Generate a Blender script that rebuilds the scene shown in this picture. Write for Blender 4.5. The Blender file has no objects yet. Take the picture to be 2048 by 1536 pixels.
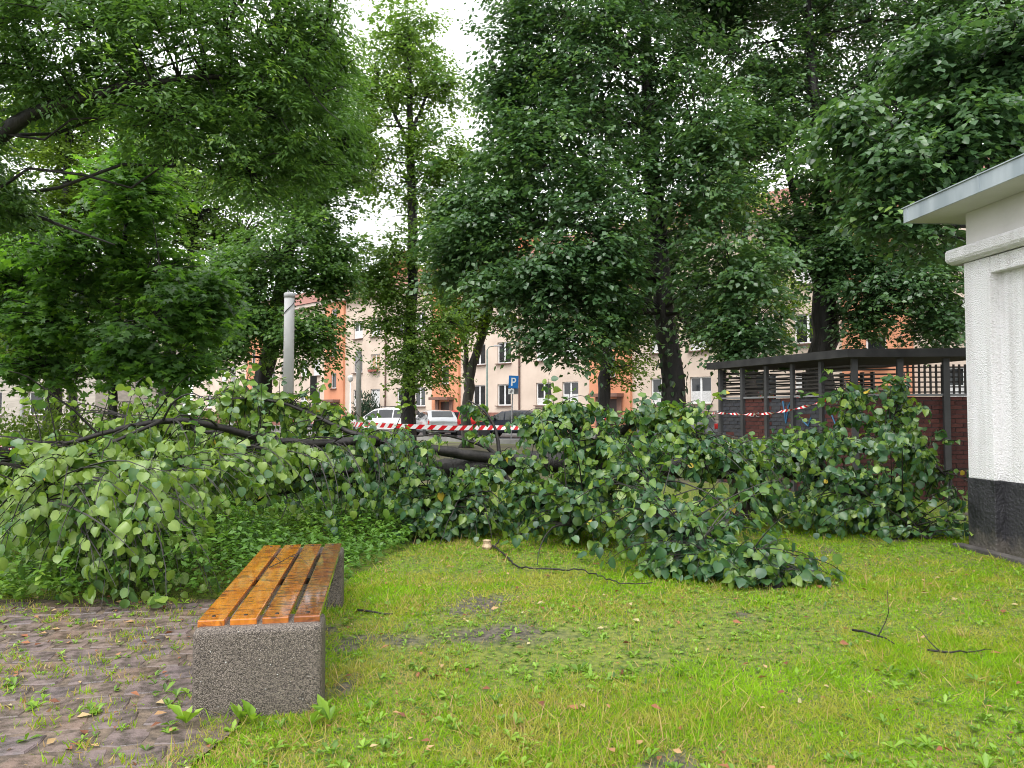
import bpy, bmesh, math, random
import numpy as np
from mathutils import Vector, Matrix, Euler

# ------------------------------------------------------------------ camera, world, light
SC = bpy.context.scene
COL = SC.collection
FPX = 1500.0                       # focal length in pixels of the 2048 wide photograph
TILT = math.atan(57.0 / FPX)       # horizon sits 57 px under the picture centre
CAMH = 1.5
cam_d = bpy.data.cameras.new("camera")
cam_d.sensor_width = 36.0
cam_d.lens = 36.0 * FPX / 2048.0
cam_d.clip_start = 0.05
cam_d.clip_end = 2000.0
cam = bpy.data.objects.new("camera", cam_d)
COL.objects.link(cam)
cam.location = (0, 0, CAMH)
cam.rotation_euler = (math.pi / 2 + TILT, 0, 0)
SC.camera = cam

SUN_EL, SUN_AZ = 58.0, 205.0       # degrees; azimuth clockwise from +Y, behind the camera
world = bpy.data.worlds.new("World")
SC.world = world
world.use_nodes = True
wn, wl = world.node_tree.nodes, world.node_tree.links
wn.clear()
w_out = wn.new("ShaderNodeOutputWorld")
w_bg = wn.new("ShaderNodeBackground")
w_sky = wn.new("ShaderNodeTexSky")
w_sky.sky_type = 'NISHITA'
w_sky.sun_disc = False
w_sky.sun_elevation = math.radians(SUN_EL)
w_sky.sun_rotation = math.radians(SUN_AZ)
w_sky.dust_density = 4.0
w_hs = wn.new("ShaderNodeHueSaturation")
w_hs.inputs['Saturation'].default_value = 0.12
w_mix = wn.new("ShaderNodeMix")
w_mix.data_type = 'RGBA'
w_mix.inputs[0].default_value = 0.72     # closed cloud deck over the clear sky
w_cl = wn.new("ShaderNodeTexNoise")
w_cl.inputs['Scale'].default_value = 2.2
w_cl.inputs['Detail'].default_value = 5.0
w_rp = wn.new("ShaderNodeValToRGB")
w_rp.color_ramp.elements[0].position = 0.3
w_rp.color_ramp.elements[0].color = (0.80, 0.83, 0.89, 1)
w_rp.color_ramp.elements[1].position = 0.7
w_rp.color_ramp.elements[1].color = (1.0, 1.0, 1.0, 1)
w_mul = wn.new("ShaderNodeVectorMath")
w_mul.operation = 'SCALE'
w_mul.inputs[3].default_value = 11.0
w_bg.inputs['Strength'].default_value = 0.13
wl.new(w_sky.outputs[0], w_hs.inputs['Color'])
wl.new(w_cl.outputs[0], w_rp.inputs[0])
wl.new(w_rp.outputs[0], w_mul.inputs[0])
wl.new(w_hs.outputs[0], w_mix.inputs[6])
wl.new(w_mul.outputs[0], w_mix.inputs[7])
wl.new(w_mix.outputs[2], w_bg.inputs['Color'])
wl.new(w_bg.outputs[0], w_out.inputs['Surface'])

sun_d = bpy.data.lights.new("sun", 'SUN')
sun_d.energy = 1.2
sun_d.angle = math.radians(40)
sun_d.color = (1.0, 0.97, 0.92)
sun = bpy.data.objects.new("sun", sun_d)
COL.objects.link(sun)
_el, _az = math.radians(SUN_EL), math.radians(SUN_AZ)
_sdir = Vector((math.cos(_el) * math.sin(_az), math.cos(_el) * math.cos(_az), math.sin(_el)))
sun.rotation_euler = _sdir.to_track_quat('Z', 'Y').to_euler()
sun.location = (0, 0, 30)

vs = SC.view_settings
vs.view_transform = 'Standard'
vs.look = 'None'
vs.exposure = 1.0
vs.gamma = 1.0
vs.use_curve_mapping = False
SC.cycles.max_bounces = 10
SC.cycles.diffuse_bounces = 6
SC.cycles.transmission_bounces = 10
SC.cycles.transparent_max_bounces = 8
SC.cycles.use_denoising = True
SC.cycles.denoising_prefilter = 'ACCURATE'
SC.cycles.filter_width = 1.0

rng = np.random.default_rng(7)
random.seed(7)
_ct, _st = math.cos(TILT), math.sin(TILT)


def P(u, v, Y):
    """world point at depth Y along the ray of photograph pixel (u, v)"""
    dx, dz = (u - 1024) / FPX, (768 - v) / FPX
    y, z = _ct - dz * _st, _st + dz * _ct
    s = Y / y
    return np.array([dx * s, Y, CAMH + z * s])


def G(u, v, z=0.0):
    """ground point under photograph pixel (u, v)"""
    dx, dz = (u - 1024) / FPX, (768 - v) / FPX
    y, zz = _ct - dz * _st, _st + dz * _ct
    s = (z - CAMH) / zz
    return np.array([dx * s, y * s, z])


# ------------------------------------------------------------------ materials
MATS = {}


def new_mat(name):
    m = bpy.data.materials.new(name)
    m.use_nodes = True
    nt = m.node_tree
    return m, nt, nt.nodes, nt.links, nt.nodes['Principled BSDF']


def noise_mat(name, c1, c2, scale=5.0, rough=0.7, bump=0.0, bscale=None, detail=6.0, metallic=0.0, spec=0.5,
              stretch=None, coat=0.0, lo=0.35, hi=0.65, c3=None, dist=0.02, rough2=None, objcoord=True):
    if name in MATS:
        return MATS[name]
    m, nt, N, L, b = new_mat(name)
    tc = N.new("ShaderNodeTexCoord")
    src = tc.outputs['Object' if objcoord else 'Generated']
    if stretch:
        mp = N.new("ShaderNodeMapping")
        mp.inputs['Scale'].default_value = stretch
        L.new(src, mp.inputs[0])
        src = mp.outputs[0]
    nz = N.new("ShaderNodeTexNoise")
    nz.inputs['Scale'].default_value = scale
    nz.inputs['Detail'].default_value = detail
    L.new(src, nz.inputs['Vector'])
    rp = N.new("ShaderNodeValToRGB")
    rp.color_ramp.elements[0].position = lo
    rp.color_ramp.elements[0].color = (*c1, 1)
    rp.color_ramp.elements[1].position = hi
    rp.color_ramp.elements[1].color = (*c2, 1)
    if c3:
        e = rp.color_ramp.elements.new((lo + hi) / 2)
        e.color = (*c3, 1)
    L.new(nz.outputs[0], rp.inputs[0])
    L.new(rp.outputs[0], b.inputs['Base Color'])
    b.inputs['Roughness'].default_value = rough
    b.inputs['Metallic'].default_value = metallic
    b.inputs['Specular IOR Level'].default_value = spec
    b.inputs['Coat Weight'].default_value = coat
    b.inputs['Coat Roughness'].default_value = 0.08
    if rough2 is not None:
        mr = N.new("ShaderNodeMapRange")
        mr.inputs[1].default_value, mr.inputs[2].default_value = 0.35, 0.65
        mr.inputs[3].default_value, mr.inputs[4].default_value = rough, rough2
        L.new(nz.outputs[0], mr.inputs[0])
        L.new(mr.outputs[0], b.inputs['Roughness'])
    if bump:
        n2 = N.new("ShaderNodeTexNoise")
        n2.inputs['Scale'].default_value = bscale or scale * 4
        n2.inputs['Detail'].default_value = 6.0
        L.new(src, n2.inputs['Vector'])
        bp = N.new("ShaderNodeBump")
        bp.inputs['Strength'].default_value = bump
        bp.inputs['Distance'].default_value = dist
        L.new(n2.outputs[0], bp.inputs['Height'])
        L.new(bp.outputs[0], b.inputs['Normal'])
    MATS[name] = m
    return m


def plain_mat(name, c, rough=0.5, metallic=0.0, spec=0.5, coat=0.0, var=0.12, scale=3.0):
    d = tuple(max(0.0, x * (1 - var)) for x in c)
    e = tuple(min(1.0, x * (1 + var)) for x in c)
    return noise_mat(name, d, e, scale=scale, rough=rough, metallic=metallic, spec=spec, coat=coat)


def leaf_mat(name, stops, transl=0.35, rough=0.38, spec=0.5, tboost=1.5):
    """two sided leaf: colour by the per leaf attribute 'rnd', some light shines through"""
    if name in MATS:
        return MATS[name]
    m, nt, N, L, b = new_mat(name)
    at = N.new("ShaderNodeAttribute")
    at.attribute_name = "rnd"
    rp = N.new("ShaderNodeValToRGB")
    el = rp.color_ramp.elements
    el[0].position, el[0].color = stops[0][0], (*stops[0][1], 1)
    el[1].position, el[1].color = stops[-1][0], (*stops[-1][1], 1)
    for p, c in stops[1:-1]:
        e = el.new(p)
        e.color = (*c, 1)
    L.new(at.outputs['Fac'], rp.inputs[0])
    L.new(rp.outputs[0], b.inputs['Base Color'])
    b.inputs['Roughness'].default_value = rough
    b.inputs['Specular IOR Level'].default_value = spec
    tr = N.new("ShaderNodeBsdfTranslucent")
    vm = N.new("ShaderNodeVectorMath")
    vm.operation = 'MULTIPLY'
    vm.inputs[1].default_value = (tboost * 1.15, tboost * 1.2, tboost * 0.5)
    L.new(rp.outputs[0], vm.inputs[0])
    L.new(vm.outputs[0], tr.inputs['Color'])
    mx = N.new("ShaderNodeMixShader")
    mx.inputs[0].default_value = transl
    L.new(b.outputs[0], mx.inputs[1])
    L.new(tr.outputs[0], mx.inputs[2])
    out = [n for n in N if n.type == 'OUTPUT_MATERIAL'][0]
    L.new(mx.outputs[0], out.inputs['Surface'])
    MATS[name] = m
    return m


# ------------------------------------------------------------------ mesh helpers
class MB:
    """collects vertices and faces, then links them as ONE mesh object"""

    def __init__(self):
        self.v, self.f = [], []

    def add(self, verts, faces):
        o = len(self.v)
        self.v.extend([tuple(p) for p in verts])
        self.f.extend([tuple(i + o for i in f) for f in faces])
        return self

    def box(self, c, s, rz=0.0, M=None):
        x, y, z = s[0] / 2, s[1] / 2, s[2] / 2
        pts = [Vector((a * x, b * y, d * z)) for d in (-1, 1) for b in (-1, 1) for a in (-1, 1)]
        R = M if M is not None else Matrix.Rotation(rz, 3, 'Z')
        pts = [R @ p + Vector(c) for p in pts]
        return self.add(pts, [(0, 2, 3, 1), (4, 5, 7, 6), (0, 1, 5, 4), (2, 6, 7, 3), (0, 4, 6, 2), (1, 3, 7, 5)])

    def lohi(self, lo, hi):
        return self.box([(a + b) / 2 for a, b in zip(lo, hi)], [b - a for a, b in zip(lo, hi)])

    def tube(self, pts, radii, sides=8, cap=True, wob=0.0):
        pts = [Vector(p) for p in pts]
        n = len(pts)
        if np.isscalar(radii):
            radii = [radii] * n
        vs_, fs = [], []
        up = Vector((0, 0, 1))
        t0 = (pts[1] - pts[0]).normalized()
        a = t0.cross(up)
        if a.length < 0.05:
            a = t0.cross(Vector((1, 0, 0)))
        a.normalize()
        for i in range(n):
            t = (pts[min(i + 1, n - 1)] - pts[max(i - 1, 0)]).normalized()
            a = (a - t * a.dot(t)).normalized()
            b = t.cross(a)
            for k in range(sides):
                th = 2 * math.pi * k / sides
                r = radii[i] * (1 + (random.uniform(-wob, wob) if wob else 0))
                vs_.append(pts[i] + (a * math.cos(th) + b * math.sin(th)) * r)
        for i in range(n - 1):
            for k in range(sides):
                k2 = (k + 1) % sides
                fs.append((i * sides + k, i * sides + k2, (i + 1) * sides + k2, (i + 1) * sides + k))
        if cap:
            fs.append(tuple(range(sides - 1, -1, -1)))
            fs.append(tuple((n - 1) * sides + k for k in range(sides)))
        return self.add(vs_, fs)

    def lathe(self, prof, seg=20, c=(0, 0, 0), axis='Z', cap=True):
        vs_, fs = [], []
        for r, h in prof:
            for k in range(seg):
                th = 2 * math.pi * k / seg
                p = (r * math.cos(th), r * math.sin(th), h)
                if axis == 'Y':
                    p = (p[0], p[2], p[1])
                vs_.append((p[0] + c[0], p[1] + c[1], p[2] + c[2]))
        for i in range(len(prof) - 1):
            for k in range(seg):
                k2 = (k + 1) % seg
                fs.append((i * seg + k, i * seg + k2, (i + 1) * seg + k2, (i + 1) * seg + k))
        if cap:
            fs.append(tuple(range(seg - 1, -1, -1)))
            fs.append(tuple((len(prof) - 1) * seg + k for k in range(seg)))
        return self.add(vs_, fs)

    def mesh(self, name, mat=None, smooth=False):
        me = bpy.data.meshes.new(name)
        me.from_pydata(self.v, [], self.f)
        if mat:
            me.materials.append(mat)
        if smooth:
            me.polygons.foreach_set('use_smooth', [True] * len(me.polygons))
        me.update()
        return me

    def build(self, name, mat=None, parent=None, smooth=False, bevel=0.0, bseg=2):
        o = link(name, self.mesh(name, mat, smooth), parent)
        if bevel:
            bm = bmesh.new()
            bm.from_mesh(o.data)
            bmesh.ops.bevel(bm, geom=list(bm.edges), offset=bevel, segments=bseg, affect='EDGES', profile=0.6)
            bm.to_mesh(o.data)
            bm.free()
        return o


def link(name, data, parent=None):
    o = bpy.data.objects.new(name, data)
    COL.objects.link(o)
    if parent is not None:
        o.parent = parent
    return o


def tag(o, label=None, cat=None, group=None, kind=None):
    if label: o['label'] = label
    if cat: o['category'] = cat
    if group: o['group'] = group
    if kind: o['kind'] = kind
    return o


def thing(name, loc, label, cat, group=None, rz=0.0):
    o = link(name, None)
    o.empty_display_size = 0.2
    o.location = loc
    o.rotation_euler = (0, 0, rz)
    return tag(o, label, cat, group)


def np_mesh(name, V, F, mat, attrs=None, smooth=False):
    """fast mesh from numpy arrays; F is (n, k) with constant k"""
    me = bpy.data.meshes.new(name)
    n, k = F.shape
    me.vertices.add(len(V))
    me.vertices.foreach_set('co', np.asarray(V, dtype=np.float32).ravel())
    me.loops.add(n * k)
    me.loops.foreach_set('vertex_index', F.astype(np.int32).ravel())
    me.polygons.add(n)
    me.polygons.foreach_set('loop_start', np.arange(0, n * k, k, dtype=np.int32))
    if smooth:
        me.polygons.foreach_set('use_smooth', np.ones(n, dtype=bool))
    if attrs:
        for an, av in attrs.items():
            a = me.attributes.new(an, 'FLOAT', 'POINT')
            a.data.foreach_set('value', np.asarray(av, dtype=np.float32))
    me.materials.append(mat)
    me.update(calc_edges=True)
    return me


def unit(a):
    return a / np.maximum(np.linalg.norm(a, axis=-1, keepdims=True), 1e-9)


_PHI = rng.uniform(0, 6.28, (24,))
_KD = unit(rng.normal(size=(24, 3)))


def wav(p, scale, k0=0, n=8):
    """cheap smooth pseudo noise, roughly -1..1"""
    p = np.atleast_2d(p)
    s = np.zeros(len(p))
    for i in range(k0, k0 + n):
        j = i % 24
        s += np.sin((p @ _KD[j]) * scale * (0.7 + 0.12 * (i % 7)) + _PHI[j])
    return s / math.sqrt(n / 2) / 1.6


# leaf templates: x across, y along, z out of the blade
T_RHOMB = (np.array([[0, 0, 0], [.36, .42, .07], [0, 1, -.04], [-.36, .42, .07]]), np.array([[0, 1, 2], [0, 2, 3]]))
T_NARROW = (np.array([[0, 0, 0], [.2, .45, .05], [0, 1, -.06], [-.2, .45, .05]]), np.array([[0, 1, 2], [0, 2, 3]]))
T_LIME = (np.array([[0, .04, 0], [.33, -.03, .03], [.45, .32, .06], [.27, .72, .02], [0, 1.08, -.08], [-.27, .72, .02],
                    [-.45, .32, .06], [-.33, -.03, .03], [0, .45, -.03]]),
          np.array([[0, 1, 8], [1, 2, 8], [2, 3, 8], [3, 4, 8], [4, 5, 8], [5, 6, 8], [6, 7, 8], [7, 0, 8]]))
T_LIME4 = (np.array([[0, 0, 0], [.46, .28, .06], [.3, .7, .02], [0, 1.05, -.1], [-.3, .7, .02], [-.46, .28, .06]]), np.array([[0, 1, 2], [0, 2, 3], [0, 3, 4], [0, 4, 5]]))
T_MAPLE = (np.array([[0, 0, 0], [.5, .12, 0], [.22, .42, .05], [.55, .7, -.03], [.16, .72, .04], [0, 1.05, -.05],
                     [-.16, .72, .04], [-.55, .7, -.03], [-.22, .42, .05], [-.5, .12, 0]]),
           np.array([[0, 1, 2], [2, 3, 4], [0, 2, 8], [2, 4, 6], [2, 6, 8], [4, 5, 6], [6, 7, 8], [8, 9, 0]]))


def leaves_arrays(tpl, pos, axis, nrm, size, rnd, sx=1.0):
    tv, tf = tpl
    axis = unit(axis)
    x = unit(np.cross(axis, nrm))
    n = np.cross(x, axis)
    size = np.asarray(size)[:, None, None]
    V = (pos[:, None, :] + size * (sx * tv[None, :, 0:1] * x[:, None, :] + tv[None, :, 1:2] * axis[:, None, :] + tv[None, :, 2:3] * n[:, None, :]))
    k = len(tv)
    F = tf[None, :, :] + (np.arange(len(pos)) * k)[:, None, None]
    return V.reshape(-1, 3), F.reshape(-1, 3), np.repeat(rnd, k)


def leaves_obj(name, tpl, pos, axis, nrm, size, rnd, mat, parent=None, sx=1.0):
    V, F, r = leaves_arrays(tpl, pos, axis, nrm, size, rnd, sx)
    return link(name, np_mesh(name, V, F, mat, {'rnd': r}), parent)


M_BARK = noise_mat("wet dark bark", (0.006, 0.005, 0.005), (0.026, 0.022, 0.019), scale=7, rough=0.6, bump=0.9, bscale=18,
                   stretch=(1, 1, 0.25), dist=0.03)
M_BARK2 = noise_mat("grey bark", (0.035, 0.03, 0.025), (0.10, 0.09, 0.075), scale=7, rough=0.7, bump=0.8, bscale=18,
                    stretch=(1, 1, 0.25), dist=0.03)
M_TWIG = noise_mat("wet brown twig bark", (0.007, 0.006, 0.0055), (0.026, 0.021, 0.018), scale=30, rough=0.6, bump=0.4, bscale=60, dist=0.004)

# ------------------------------------------------------------------ ground, lawn, path, road
M_EARTH = noise_mat("park ground", (0.045, 0.04, 0.022), (0.10, 0.12, 0.03), scale=0.35, rough=0.95, bump=0.5, bscale=20, c3=(0.11, 0.10, 0.05))
MB().lohi((-600, -600, -0.4), (600, 600, 0.0)).build("ground", M_EARTH).__setitem__("kind", "structure")

SOIL = []                                       # bare patches seen in the lawn: x, y, rx, ry
for u, v, ru, rv in [(965, 1215, 75, 26), (985, 1270, 120, 22), (800, 1285, 80, 16), (1480, 1235, 30, 7), (700, 1300, 30, 20), (690, 1375, 25, 30), (1590, 1395, 30, 8), (640, 1180, 30, 14)]:
    c = G(u, v)
    SOIL.append((c[0], c[1], ru * c[1] / FPX, abs(G(u, v - rv)[1] - G(u, v + rv)[1]) / 2))


def soil_at(p):
    s = np.zeros(len(p))
    w = wav(np.c_[p[:, :2], np.zeros(len(p))], 9.0, 3) * 0.35 + wav(np.c_[p[:, :2], np.zeros(len(p))], 28.0, 9) * 0.25
    for x, y, rx, ry in SOIL:
        d = np.sqrt(((p[:, 0] - x) / rx) ** 2 + ((p[:, 1] - y) / ry) ** 2)
        s = np.maximum(s, np.clip(1.35 - d + w, 0, 1))
    t = wav(np.c_[p[:, :2], np.zeros(len(p))], 4.0, 5) + wav(np.c_[p[:, :2], np.zeros(len(p))], 13.0, 1) * .7
    return np.clip(np.maximum(s, (t - 1.25) * 1.4), 0, 1)


def dry_at(p):
    q = np.c_[p[:, :2], np.zeros(len(p))]
    d = wav(q, 2.2, 2) * 0.5 + wav(q, 7.0, 11) * 0.35 + 0.16
    d = d + 0.45 * np.exp(-((p[:, 0] + 0.75) / 0.6) ** 2) + 0.28 * np.exp(-((p[:, 1] - 3.2) / 0.8) ** 2) - 0.1 * np.clip(p[:, 0] - 1.5, 0, 3)
    return np.clip(d, 0, 1)


BENCH_DIR = np.array([-0.171, 0.985])
BENCH_R = np.array([0.985, 0.171])
BENCH_O = G(380, 1445)[:2]                     # near outer corner of the bench on the ground


def on_path(x, y):
    """true on the stone paving to the side of the bench"""
    edge = -1.42 - 0.173 * (y - 3.6) + 0.06 * np.sin(y * 5.1) + 0.04 * np.sin(y * 13.0 + 1)
    edge = np.where(y < 3.55, edge + (y - 3.55) * 0.35, edge)
    return (x < edge) & (y < 5.95 + 0.05 * np.sin(x * 6)) & (y > 1.0)


m, nt, N, L, b = new_mat("lawn soil")
at = N.new("ShaderNodeAttribute"); at.attribute_name = "soil"
n1 = N.new("ShaderNodeTexNoise"); n1.inputs['Scale'].default_value = 26; n1.inputs['Detail'].default_value = 8
n2 = N.new("ShaderNodeTexNoise"); n2.inputs['Scale'].default_value = 3; n2.inputs['Detail'].default_value = 4
r1 = N.new("ShaderNodeValToRGB")
r1.color_ramp.elements[0].position, r1.color_ramp.elements[0].color = .35, (0.05, 0.08, 0.009, 1)
r1.color_ramp.elements[1].position, r1.color_ramp.elements[1].color = .65, (0.17, 0.20, 0.028, 1)
r2 = N.new("ShaderNodeValToRGB")
r2.color_ramp.elements[0].position, r2.color_ramp.elements[0].color = .35, (0.03, 0.025, 0.022, 1)
r2.color_ramp.elements[1].position, r2.color_ramp.elements[1].color = .68, (0.13, 0.105, 0.085, 1)
mx = N.new("ShaderNodeMix"); mx.data_type = 'RGBA'
tc = N.new("ShaderNodeTexCoord")
L.new(tc.outputs['Object'], n1.inputs[0]); L.new(tc.outputs['Object'], n2.inputs[0])
L.new(n1.outputs[0], r1.inputs[0]); L.new(n1.outputs[0], r2.inputs[0])
L.new(at.outputs['Fac'], mx.inputs[0]); L.new(r1.outputs[0], mx.inputs[6]); L.new(r2.outputs[0], mx.inputs[7])
L.new(mx.outputs[2], b.inputs['Base Color'])
b.inputs['Roughness'].default_value = 0.8
bp = N.new("ShaderNodeBump"); bp.inputs['Strength'].default_value = .8; bp.inputs['Distance'].default_value = .02
L.new(n1.outputs[0], bp.inputs['Height']); L.new(bp.outputs[0], b.inputs['Normal'])
M_LAWN = m
xs, ys = np.arange(-9, 9.01, 0.09), np.arange(1.0, 16.01, 0.09)
gx, gy = np.meshgrid(xs, ys)
gp = np.c_[gx.ravel(), gy.ravel(), np.zeros(gx.size)]
gp[:, 2] = 0.012 + 0.006 * wav(gp, 2.5, 4)
nx, ny = len(xs), len(ys)
ii = (np.arange(ny - 1)[:, None] * nx + np.arange(nx - 1)[None, :]).ravel()
F = np.c_[ii, ii + 1, ii + nx + 1, ii + nx]
cen = gp[F].mean(1)
F = F[~on_path(cen[:, 0] + 0.12, cen[:, 1])]
tag(link("lawn", np_mesh("lawn", gp, F, M_LAWN, {'soil': soil_at(gp)}, smooth=True)), kind="structure")

# stone paving: each sett a piece of its own
M_JOINT = noise_mat("joint soil", (0.06, 0.045, 0.034), (0.17, 0.125, 0.09), scale=18, rough=0.85, bump=0.7, bscale=60)
M_SETT = [noise_mat("wet sett %d" % i, a, c, scale=16, rough=0.30, rough2=0.62, bump=0.9, bscale=45, dist=0.008)
          for i, (a, c) in enumerate([((0.066, 0.049, 0.047), (0.17, 0.126, 0.118)), ((0.07, 0.05, 0.043), (0.178, 0.13, 0.11)),
                                      ((0.07, 0.048, 0.038), (0.175, 0.12, 0.094)), ((0.06, 0.047, 0.048), (0.158, 0.12, 0.118))])]
pm = MB()
py_ = np.arange(1.0, 6.01, 0.1)
pv, pf = [], []
for i, y in enumerate(py_):
    e = float(-1.42 - 0.173 * (y - 3.6) if y > 3.55 else -1.42 - 0.173 * (y - 3.6) + (y - 3.55) * 0.35) + 0.12
    pv += [(-9, y, 0.021), (e, y, 0.021)]
    if i: pf.append((2 * i - 2, 2 * i - 1, 2 * i + 1, 2 * i))
path = pm.add(pv, pf).build("path", M_JOINT)
tag(path, kind="structure")
sett_me = []
for i in range(10):
    bm = bmesh.new()
    n = 6 + i % 3
    sx, sy = random.uniform(.103, .114), random.uniform(.098, .11)
    ring = []
    pts = []
    for k in range(8):
        a = math.pi / 4 * k + random.uniform(-.1, .1)
        c, s = math.cos(a), math.sin(a)
        q = (abs(c) ** 7 + abs(s) ** 7) ** (-1 / 7)
        pts.append((c * q * sx * random.uniform(.92, 1), s * q * sy * random.uniform(.92, 1)))
    lo = [bm.verts.new((x, y, 0)) for x, y in pts]
    mid = [bm.verts.new((x, y, .014)) for x, y in pts]
    hi = [bm.verts.new((x * .93, y * .93, .021 + random.uniform(-.003, .003))) for x, y in pts]
    for k in range(8):
        k2 = (k + 1) % 8
        bm.faces.new((lo[k], lo[k2], mid[k2], mid[k])); bm.faces.new((mid[k], mid[k2], hi[k2], hi[k]))
    bm.faces.new(hi)
    me = bpy.data.meshes.new("sett")
    bm.to_mesh(me); bm.free()
    me.materials.append(M_SETT[i % 4])
    sett_me.append(me)
rowi = 0
PAVE_A = math.radians(10)
n_sett = 0
for j in range(-4, 20):
    for i in range(-26, 8):
        lx, ly = i * 0.228 + (0.114 if j % 2 else 0) + random.uniform(-.008, .008), j * 0.218 + random.uniform(-.008, .008)
        x = -1.9 + lx * math.cos(PAVE_A) - ly * math.sin(PAVE_A)
        y = 3.0 + lx * math.sin(PAVE_A) + ly * math.cos(PAVE_A)
        if not on_path(np.array([x + .06]), np.array([y]))[0] or y < 2.6 or y > 5.85 or x / y < -0.78:
            continue
        o = link("sett", random.choice(sett_me), path)
        o.location = (x, y, 0.006 + random.uniform(-.004, .003))
        o.rotation_euler = (random.uniform(-.018, .018), random.uniform(-.018, .018), PAVE_A + random.uniform(-.05, .05) + random.choice((0, math.pi / 2, math.pi)))
        n_sett += 1

# ------------------------------------------------------------------ street along the apartment block
FA = math.atan2(-0.703, 0.711)
FO = Vector((0.0, 50.3, 0.0))


def strip(name, off0, off1, z, mat, thick=0.4):
    o = MB().lohi((-90, -off1, z - thick), (60, -off0, z)).build(name, mat)
    o.location = FO
    o.rotation_euler = (0, 0, FA)
    return tag(o, kind="structure")


M_ASPH = noise_mat("wet asphalt", (0.03, 0.03, 0.032), (0.065, 0.065, 0.068), scale=1.2, rough=0.35, rough2=0.7, bump=0.3, bscale=60)
M_PAVE = noise_mat("pavement slabs", (0.16, 0.15, 0.14), (0.26, 0.25, 0.23), scale=2, rough=0.7)
strip("road", 3.5, 10.2, 0.15, M_ASPH)
strip("pavement", 0.0, 3.3, 0.27, M_PAVE)
strip("kerb", 3.302, 3.498, 0.28, plain_mat("kerb stone", (0.3, 0.29, 0.28), 0.8))
strip("kerb.001", 10.202, 10.4, 0.22, plain_mat("kerb stone", (0.3, 0.29, 0.28), 0.8))

# ------------------------------------------------------------------ apartment block
M_CREAM = noise_mat("cream render", (0.56, 0.455, 0.375), (0.66, 0.545, 0.455), scale=0.6, rough=0.9, bump=0.15, bscale=40)
M_ORANGE = noise_mat("orange render", (0.56, 0.235, 0.13), (0.68, 0.31, 0.18), scale=0.6, rough=0.9, bump=0.15, bscale=40)
M_PLINTH = noise_mat("brown red plinth", (0.17, 0.07, 0.05), (0.26, 0.115, 0.085), scale=2, rough=0.8)
M_ROOF = noise_mat("red brown roof tiles", (0.15, 0.05, 0.035), (0.26, 0.095, 0.06), scale=3, rough=0.75, bump=0.8, bscale=6, stretch=(1, 3, 3))
M_FRAME = plain_mat("white window frame", (0.78, 0.78, 0.78), 0.4, var=0.05)
M_GLASS = noise_mat("dark window glass", (0.012, 0.014, 0.016), (0.035, 0.038, 0.04), scale=1.5, rough=0.06, spec=0.6)
M_GLASSW = noise_mat("warm lit room behind glass", (0.35, 0.18, 0.08), (0.5, 0.3, 0.17), scale=2.5, rough=0.06, spec=0.6)
M_LACE = noise_mat("lace curtain", (0.5, 0.5, 0.5), (0.72, 0.72, 0.72), scale=14, rough=0.8)
M_SILL = plain_mat("brown sill", (0.17, 0.10, 0.08), 0.6)
M_PIPE = plain_mat("brown downpipe", (0.13, 0.075, 0.06), 0.5)
M_CANOPY = plain_mat("brown entrance canopy", (0.19, 0.10, 0.075), 0.75)
M_BRICKCH = noise_mat("orange chimney", (0.42, 0.13, 0.07), (0.6, 0.22, 0.12), scale=5, rough=0.85)


def facade(mb, x0, x1, z0, z1, holes, y=0.0, reveal=0.18):
    """wall sheet in the plane y with rectangular openings and their reveals"""
    cx = sorted({x0, x1, *[h[0] for h in holes], *[h[1] for h in holes]})
    cz = sorted({z0, z1, *[h[2] for h in holes], *[h[3] for h in holes]})
    for i in range(len(cx) - 1):
        for j in range(len(cz) - 1):
            mx_, mz_ = (cx[i] + cx[i + 1]) / 2, (cz[j] + cz[j + 1]) / 2
            if any(h[0] < mx_ < h[1] and h[2] < mz_ < h[3] for h in holes):
                continue
            mb.add([(cx[i], y, cz[j]), (cx[i + 1], y, cz[j]), (cx[i + 1], y, cz[j + 1]), (cx[i], y, cz[j + 1])], [(0, 1, 2, 3)])
    for a, c, d, e in holes:
        r = y + reveal
        mb.add([(a, y, d), (c, y, d), (c, y, e), (a, y, e), (a, r, d), (c, r, d), (c, r, e), (a, r, e)],
               [(0, 1, 5, 4), (1, 2, 6, 5), (2, 3, 7, 6), (3, 0, 4, 7)])


WIN_CACHE = {}


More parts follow.
